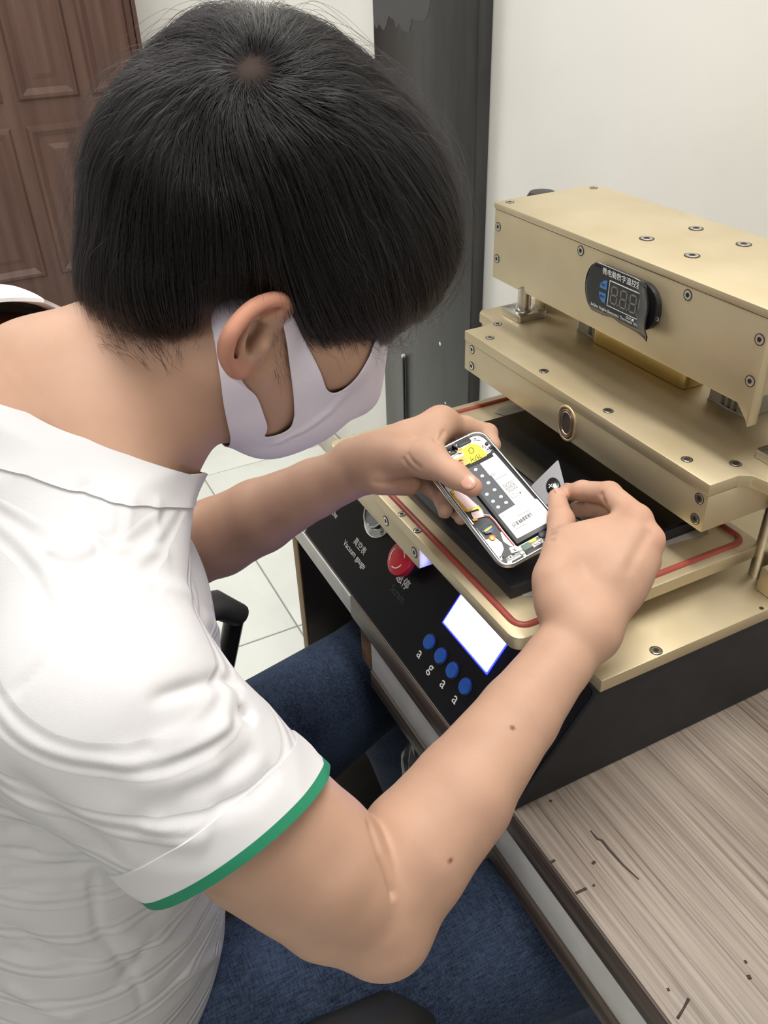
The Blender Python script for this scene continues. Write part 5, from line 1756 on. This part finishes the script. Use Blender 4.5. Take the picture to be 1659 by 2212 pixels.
# battery
slab('battery', rect(-10.8, -55.6, 33.2, 40.6, 1.5), -4.1, -0.9, M_batt, 0.5, label='flat black battery')
slab('battery_label', [(10.9, 35.8), (26.8, 36.0), (27.0, 39.4), (29.4, 39.4), (29.6, 34.0), (30.6, -24.5), (32.4, -25.5), (32.6, -44), (30.5, -51.4), (-7.3, -51.0), (-7.3, -21.4), (12.0, -20.2), (12.0, 19), (10.9, 19)], -0.89, -0.80, M_label, label='white printed battery label')
slab('battery_strip', [(-8.6, 37.4), (10.6, 36.0), (10.7, 19.2), (11.8, 19.0), (11.8, -19.9), (-7.4, -21.0)], -0.89, -0.78, M_strip, label='slate strip with white dots')
for x, y in ((3.7, 32.1), (4.7, 22.7), (5.1, 13.1), (5.5, 3.5), (6.1, -6.0), (6.4, -13.9), (-3.3, 3.0), (-2.9, -6.5), (-2.5, -14.2)):
    bm = bmesh.new()
    bm_prism(bm, [((x + 1.75 * math.cos(a)) / 1000, (y + 1.6 * math.sin(a)) / 1000, -0.00077) for a in np.linspace(0, 2 * math.pi, 14, False)], (0, 0, 0.00006))
    link('white_dot', tomesh(bm), M_label, phone)
bm = bmesh.new()
for k in range(24):
    w = random.choice((0.35, 0.5, 0.8))
    x = -3.2 + k * 0.93
    bm_prism(bm, [(a / 1000, b / 1000, -0.00079) for a, b in rect(x, -40.2 + 0.10 * (x + 3.2), x + w, -36.6 + 0.10 * (x + 3.2))], (0, 0, 0.00004))
link('barcode', tomesh(bm), M_ink, phone)
bm = bmesh.new()
def bar(x0, y0, x1, y1): bm_prism(bm, [(a / 1000, b / 1000, -0.00079) for a, b in rect(x0, y0, x1, y1)], (0, 0, 0.00004))
bar(12.6, 12.3, 24.8, 12.75)
for cx, cy in ((16.9, -4.0), (22.6, -3.4), (16.8, 1.2), (22.4, 1.8)):
    h = 2.3
    for p in ((cx - h, cy - h, cx + h, cy - h + .35), (cx - h, cy + h - .35, cx + h, cy + h), (cx - h, cy - h, cx - h + .35, cy + h), (cx + h - .35, cy - h, cx + h, cy + h)): bar(*p)
    for s in (-1, 1):
        bm_prism(bm, [((cx + a) / 1000, (cy + b) / 1000, -0.00079) for a, b in ((-h, -h * s), (-h + .5, -h * s), (h, h * s), (h - .5, h * s))][::1 if s > 0 else -1], (0, 0, 0.00004))
for x0, y0, x1, y1 in ((14.0, -13.5, 14.4, -8.5), (14.0, -13.5, 20.5, -13.1), (16.5, -9.2, 18.2, -8.7), (19.5, -11, 21, -10.6), (22.6, -12.6, 24.2, -11.0), (-4.8, -25.6, -3.5, -25.0), (-1.5, -25.4, -0.8, -25.0), (2.4, -25.2, 3.2, -24.8), (-4.6, -27.6, -3.8, -27.2), (-3, -42.6, 8, -42.2), (9, -35.4, 18.5, -35.0), (-3.5, -36.0, 4, -35.6), (6.0, -31.8, 19.5, -31.4)):
    bar(x0, y0, x1, y1)
link('label_print', tomesh(bm), M_ink, phone)
t_ = text('label_print', 'G', (0.0140, 0.0190, -0.00076), Matrix.Identity(3), 0.0040, M_ink, phone)
# top: yellow sticker with handwriting, foil, camera parts
slab('yellow_sticker', [(3.6, 50), (7.0, 60.4), (17, 62.8), (23.6, 57), (24.0, 43.0), (21.8, 41.2), (4.6, 41.0)], -3.3, -3.2, M_yellow)
def ink(name, strokes, r=0.32, z=-3.1, m=M_ink):
    bm = bmesh.new()
    for s in strokes:
        bm_tube(bm, [(a / 1000, b / 1000, z / 1000) for a, b in s], r / 1000, 5, flat=((0, 0, 1), 0.3))
    link(name, tomesh(bm), m, phone)
ink('handwriting', [[(13.6 + 2.6 * math.cos(a) + 0.8 * math.sin(a), 54.6 + 3.2 * math.sin(a)) for a in np.linspace(0.3, 6.6, 16)],
                    [(6.0, 42.2), (8.4, 48.6), (9.6, 42.4)], [(6.4, 44.6), (10.4, 45.6)], [(11.0, 42.0), (13.0, 47.4)],
                    [(14.0, 42.2), (14.6, 47.4), (17.2, 47.6), (17.0, 44.8), (14.4, 44.6), (17.8, 42.2)], [(19.6, 43.6), (20.0, 43.9)]])
ink('red_scribble', [[(24.6, 52), (26.6, 55.5), (25.4, 51), (27.8, 53.6), (26.8, 49.5)]], 0.4, -3.3, M_redink)
slab('copper_plate', rect(-9.2, 42.6, 4.2, 54.0, 0.5), -3.35, -3.0, M_copperf)
bm = bmesh.new()
for k in range(3):
    bm_tube(bm, [((-2.4 + (1.2 + k) * math.cos(a)) / 1000, (48.4 + (1.0 + k * 0.8) * math.sin(a)) / 1000, -0.00295) for a in np.linspace(0, 5.2, 12)], 0.0003, 5)
link('burn_mark', tomesh(bm), M_ink, phone)
slab('camera_block', rect(-10.5, 59.5, 0.5, 67.5, 0.8), -3.4, -1.4, M_flex, 0.3)
slab('camera_block', rect(-19.5, 60.5, -11.5, 67.0, 0.8), -3.4, -1.6, M_flex, 0.3)
slab('speaker_block', rect(5.5, 63.6, 20, 68.0, 1.2), -3.35, -2.0, M_pback, 0.3)
lathe('camera_glass', [(0.0022, 0), (0.0022, 0.0006), (0.0014, 0.0008), (0, 0.0008)], (-0.0052, 0.0635, -0.0014), (0, 0, 1), M_glossy, phone, 20)
slab('top_clip', [(0.8, 57.6), (4.6, 62.0), (7.8, 61.2), (4.2, 56.8)], -3.3, -2.0, M_goldf, 0.2)
slab('grey_bracket', [(-20, 55.6), (-9, 56.4), (3, 59.6), (4, 62), (-20, 59.6)], -3.3, -2.6, M_rim, 0.2)
slab('black_tab', [(-1.2, 66.2), (0.8, 66.8), (2.6, 60.8), (1.2, 60.4)], -1.3, 3.2, M_flex)
lathe('screw_post', [(0.0019, 0), (0.0019, 0.0008), (0.0009, 0.0008), (0.0009, 0.0003), (0, 0.0003)], (0.0275, 0.0625, -0.0034), (0, 0, 1), M_rim, phone, 16)
for x, y in ((24.4, 64.4), (27.5, 47.2), (-13.6, 57.4), (-26.5, -27.0), (-22.6, -62.8), (2.0, -62.4), (-1.0, -66.5), (15.6, -63.0), (-28, -60)):
    bm = bmesh.new()
    bm_prism(bm, [(a, b, -0.0034) for a, b in mm(rect(x - 2, y - 1.8, x + 2, y + 1.8, 0.6))], (0, 0, 0.0007), 0.0001)
    bm_lathe(bm, [(0.0009, 0), (0.0009, 0.0002), (0, 0.0002)], (x / 1000, y / 1000, -0.0027), (0, 0, 1), 10, 1)
    o_ = link('screw_lug', tomesh(bm), [M_white, M_ink], phone)
# left strip beside the battery: flex, pink films
slab('gold_flex', [(-29.6, 30), (-26.4, 30), (-26.0, 2), (-15.8, -1.5), (-15.6, -7.6), (-18.0, -7.4), (-18, -4.6), (-28.0, -3.0), (-29.8, 0)], -3.9, -3.3, M_goldf)
slab('pink_film', [(-28.6, 25), (-20.4, 22), (-16.4, -2.0), (-26.4, -2.0)], -3.25, -3.0, M_pink)
slab('pink_film', [(-26.0, -5.2), (-15.8, -8.0), (-17.6, -15.2), (-27.6, -12.4)], -3.25, -3.0, M_pink)
slab('flex_foot', [(-29.4, -11.8), (-24.4, -13.0), (-25.0, -15.2), (-29.0, -14.4)], -3.3, -2.8, M_goldf)
slab('side_key', rect(-30.6, 24.5, -26.0, 32.5, 0.6), -3.6, -1.5, M_white, 0.3)
slab('side_key_spring', rect(-29.8, 20.4, -26.6, 24.0, 0.4), -3.6, -2.0, M_goldf, 0.2)
for pts, r_, m_ in (([(-17.6, -13.2), (-13.2, -16.4), (-12.2, -24), (-12.6, -40), (-12.2, -56.4)], 0.5, M_white), ([(-18.2, -14.0), (-14.0, -17.4), (-13.3, -26), (-13.6, -42), (-12.8, -58)], 0.38, M_redink)):
    tube('thin_cable', [(a / 1000, b / 1000, -0.0029) for a, b in pts], r_ / 1000, m_, phone, 6)
slab('blue_connector', [(-28.6, -25.2), (-17.0, -24.0), (-17.6, -34.0), (-27.4, -31.6)], -3.4, -2.4, M_bluepcb, 0.2)
slab('connector_socket', [(-27.4, -27.8), (-18.4, -26.8), (-18.6, -29.0), (-27.2, -29.8)], -2.38, -1.9, M_goldf, 0.1)
slab('black_flex', [(-23.4, -31.4), (-16.6, -32.8), (-15.6, -37), (-18.6, -46), (-16.5, -53.2), (-12.8, -55.4), (-14.6, -58.5), (-17.5, -62), (-25.8, -60.5), (-28.2, -66.5), (-31, -64), (-27.6, -56.5), (-22.2, -52.4), (-20.0, -46)], -3.35, -2.5, M_flex)
slab('white_tape', [(-18.4, -54.4), (-12.2, -55.4), (-10.4, -58.6), (-13.2, -61.6), (-19.6, -60.2)], -2.45, -2.3, M_white)
ink('blue_scribble', [[(-16.4, -57.4), (-15.2, -60.2)], [(-13.6, -57.2), (-15.9, -58.6), (-13.8, -59.8)]], 0.35, -2.25, M_bluepcb)
slab('round_sensor', [(-24.6 + 3 * math.cos(a), -37.5 + 3 * math.sin(a)) for a in np.linspace(0, 2 * math.pi, 16, False)], -3.35, -2.4, M_copperf, 0.2)
slab('bottom_board', rect(-8.5, -64.0, 24.5, -57.8, 0.6), -3.35, -2.6, M_greenpcb, 0.2)
slab('bottom_tape', [(-1, -58.4), (7.8, -57.9), (6.6, -60.6), (2, -60.4)], -2.55, -2.4, M_yellow)
slab('vibration_motor', [(14.8 + 4.2 * math.cos(a), -58.6 + 3.6 * math.sin(a)) for a in np.linspace(0, 2 * math.pi, 18, False)], -2.55, -0.9, M_flex, 0.3)
slab('white_connector', [(0.4, -61.8), (11.6, -61.0), (11.2, -65.4), (0.2, -66.0)], -2.55, -2.0, M_white, 0.1)
ink('red_scribble', [[(2, -62.4), (3.8, -64.8), (4.2, -62.6), (6, -64.6)]], 0.5, -1.95, M_redink)
ink('black_scribble', [[(7.2, -62.2), (8.8, -64.6), (10.4, -62.0)]], 0.5, -1.95)
slab('port_block', rect(-9, -69.6, 9, -64.8, 0.8), -4.1, -2.0, M_pback, 0.2)
slab('white_clip', rect(-13.2, -66.0, -9.8, -63.2, 0.4), -3.3, -2.0, M_white, 0.2)
slab('mesh_slot', rect(-24, -68.2, -12, -66.6, 0.6), -3.35, -2.8, M_pback)

# ---------------------------------------------------------------- pick
PT, PL, PR = Vector((-0.5376,0.4390,0.9811)), Vector((-0.5320,0.4053,0.9647)), Vector((-0.5032,0.4257,0.9643))
pk = empty('opening_pick', (PL + PR) / 2, 'thin grey triangular opening pick between right thumb and forefinger', 'tool')
ex = (PR - PL).normalized(); ez = ex.cross(PT - PL).normalized()
if ez.dot(Vector(TOCAM)) < 0: ez = -ez
ey = ez.cross(ex)
M_pick = mat('grey_translucent_plastic', srgb(112, 112, 118), 0.3)
bsdf(M_pick).inputs['Alpha'].default_value = 0.8
PBt = PL + (PR - PL) * 0.734 + (PT - PL) * -0.42
def rounded(pts, r, n=4):
    out = []
    k = len(pts)
    for i in range(k):
        a, b, c = pts[i - 1], pts[i], pts[(i + 1) % k]
        u, v = (a - b).normalized(), (c - b).normalized()
        for t in np.linspace(0, 1, n + 1):
            out.append(b + u * r * (1 - t) ** 2 + v * r * t ** 2)
    return out
bm = bmesh.new()
bm_prism(bm, rounded([PT, PL, PBt, PR], 0.0022), ez * 0.0005)
sharp(link('pick_blade', tomesh(bm), M_pick, pk, label='grey translucent plastic blade'))
bx_ = Vector((0.4503, 0.8923, -0.0307)); bx_ = (bx_ - ez * bx_.dot(ez)).normalized(); by_ = ez.cross(bx_)
pc = PL + (PR - PL) * 0.50 + (PT - PL) * 0.16
bm = bmesh.new()
bm_prism(bm, [pc + bx_ * 0.0066 * math.cos(a) + by_ * 0.0098 * math.sin(a) + ez * 0.0006 for a in np.linspace(0, 2 * math.pi, 28, False)], ez * 0.0006, 0.0003)
sharp(link('pick_badge', tomesh(bm), M_glossy, pk, label='black oval badge'))
text('badge_lettering', 'XiLi', pc + ez * 0.00125 + bx_ * 0.0004 + by_ * 0.0008, Matrix((bx_, by_, ez)).transposed(), 0.0058, M_print, pk)
settle(pk)

# ---------------------------------------------------------------- office chair
M_mesh = mat('black_chair_mesh', (0.012, 0.012, 0.013), 0.75)
def chair_mesh():
    m = M_mesh
    tc = nd(m, 'ShaderNodeTexCoord')
    v = nd(m, 'ShaderNodeTexVoronoi'); v.inputs['Scale'].default_value = 320; v.inputs['Randomness'].default_value = 0.25
    lk(m, tc.outputs['Object'], v.inputs['Vector'])
    add_bump(m, v.outputs['Distance'], 0.8, 0.002)
    r = nd(m, 'ShaderNodeValToRGB')
    r.color_ramp.elements[0].position = 0.05; r.color_ramp.elements[0].color = (0.045, 0.045, 0.048, 1)
    r.color_ramp.elements[1].position = 0.45; r.color_ramp.elements[1].color = (0.006, 0.006, 0.007, 1)
    lk(m, v.outputs['Distance'], r.inputs['Fac']); lk(m, r.outputs[0], bsdf(m).inputs['Base Color'])
chair_mesh()
M_arm = mat('black_armrest_rubber', (0.016, 0.016, 0.016), 0.5)
M_caster = mat('black_caster', (0.014, 0.014, 0.014), 0.35)
cx, cy = -0.605, -0.04
chair = empty('office_chair', (cx, cy, 0.0), 'black office chair with padded armrests under the seated person', 'chair')
def pad(name, outline, z0, z1, m, r, par=chair, **kw):
    bm = bmesh.new()
    bm_prism(bm, [(a, b, z0) for a, b in outline], (0, 0, z1 - z0), r, 4)
    return sharp(link(name, tomesh(bm), m, par, **kw), 60)
pad('seat', arc_round(cx - 0.245, cy - 0.23, cx + 0.245, cy + 0.27, 0.07, 6), 0.395, 0.456, M_mesh, 0.022, label='black mesh seat')
bm = bmesh.new()
n_ = 14
for i in range(n_):
    a0 = -1 + 2 * i / n_; a1 = -1 + 2 * (i + 1) / n_
    def bp(a, z): return (cx + 0.23 * a, cy - 0.30 + 0.055 * a * a - 0.06 * (z - 0.5), z)
    for z0, z1 in zip(np.linspace(0.52, 0.98, 9)[:-1], np.linspace(0.52, 0.98, 9)[1:]):
        vs = [bm.verts.new(bp(a, z)) for a, z in ((a0, z0), (a1, z0), (a1, z1), (a0, z1))]
        bm.faces.new(vs)
bmesh.ops.remove_doubles(bm, verts=bm.verts[:], dist=1e-5)
bk = link('backrest', tomesh(bm), M_mesh, chair, smooth=True, label='black mesh backrest')
s_ = bk.modifiers.new('thick', 'SOLIDIFY'); s_.thickness = 0.02; s_.offset = 0
for s in (-1, 1):
    ax_ = cx + s * 0.270
    arm = empty('armrest', (ax_, cy, 0.66)); arm.parent = chair
    dy = 0.045 if s < 0 else 0.02
    dz = 0.0 if s < 0 else -0.045
    ax_ += 0.004 if s > 0 else -0.004
    ax_ += 0.006 * (s > 0)
    pts = [(ax_, -0.16, 0.650 + dz), (ax_, -0.05 + dy, 0.664 + dz), (ax_, 0.06 + dy, 0.668 + dz), (ax_ , 0.125 + dy, 0.660 + dz), (ax_, 0.150 + dy, 0.632 + dz)]
    bm = bmesh.new(); bm_tube(bm, [Vector(p) for p in pts], [0.025, 0.028, 0.029, 0.027, 0.020], 16, flat=((0, 0, 1), 0.55))
    sharp(link('arm_pad', tomesh(bm), M_arm, arm), 60)
    tube('arm_support', [(ax_, 0.145 + dy, 0.632 + dz), (ax_, 0.12 + dy, 0.55), (ax_ - s * 0.01, 0.05, 0.44), (ax_ - s * 0.05, -0.02, 0.398)], 0.014, M_caster, arm, 10)
    settle(arm)
lathe('gas_column', [(0.028, 0.0), (0.028, 0.18), (0.02, 0.18), (0.02, 0.31)], (cx, cy, 0.095), (0, 0, 1), M_caster, chair)
box('seat_mechanism', (cx - 0.09, cy - 0.11, 0.365), (cx + 0.09, cy + 0.11, 0.404), M_caster, chair, 0.006)
box('back_bar', (cx - 0.03, cy - 0.30, 0.372), (cx + 0.03, cy - 0.11, 0.40), M_caster, chair, 0.004)
box('back_bar', (cx - 0.03, cy - 0.325, 0.372), (cx + 0.03, cy - 0.30, 0.62), M_caster, chair, 0.004)
for k in range(5):
    a = math.radians(72 * k + 20)
    e = Vector((cx + 0.29 * math.cos(a), cy + 0.29 * math.sin(a), 0.075))
    tube('base_leg', [(cx, cy, 0.11), tuple(e)], [0.024, 0.016], M_caster, chair, 10)
    lathe('caster', [(0.018, -0.012), (0.025, -0.010), (0.025, 0.010), (0.018, 0.012)], (e.x, e.y, 0.0255), (math.sin(a), -math.cos(a), 0), M_caster, chair, 20)
settle(chair)

# ---------------------------------------------------------------- crumpled bag hanging under the desk
M_bag = mat('grey_plastic_bag', srgb(96, 98, 98), 0.35)
bsdf(M_bag).inputs['Alpha'].default_value = 0.85
def crumpled_bag():
    bm = bmesh.new()
    n1, n2 = 26, 16
    g_ = []
    for i in range(n1):
        row = []
        for j in range(n2 + 1):
            a = 2 * math.pi * i / n1
            t = j / n2
            r = (0.045 + 0.055 * math.sin(min(1, t * 1.25) * math.pi * 0.62)) * (1 - 0.85 * max(0, t - 0.86) / 0.14)
            p = Vector((-0.605 + r * math.cos(a) * 0.75, 0.372 + r * math.sin(a) * 0.55, 0.606 - 0.20 * t))
            k = mnoise.noise(p * 26) * 0.016 + mnoise.noise(p * 60) * 0.006
            row.append(bm.verts.new(p + Vector((math.cos(a), math.sin(a), 0.2)) * k))
        g_.append(row)
    for i in range(n1):
        for j in range(n2):
            bm.faces.new((g_[i][j], g_[(i + 1) % n1][j], g_[(i + 1) % n1][j + 1], g_[i][j + 1]))
    bm.faces.new([g_[i][n2] for i in range(n1)][::-1])
    return link('plastic_bag', tomesh(bm), M_bag, None, label='crumpled grey plastic bag hanging under the desk drawer', cat='bag')
crumpled_bag()
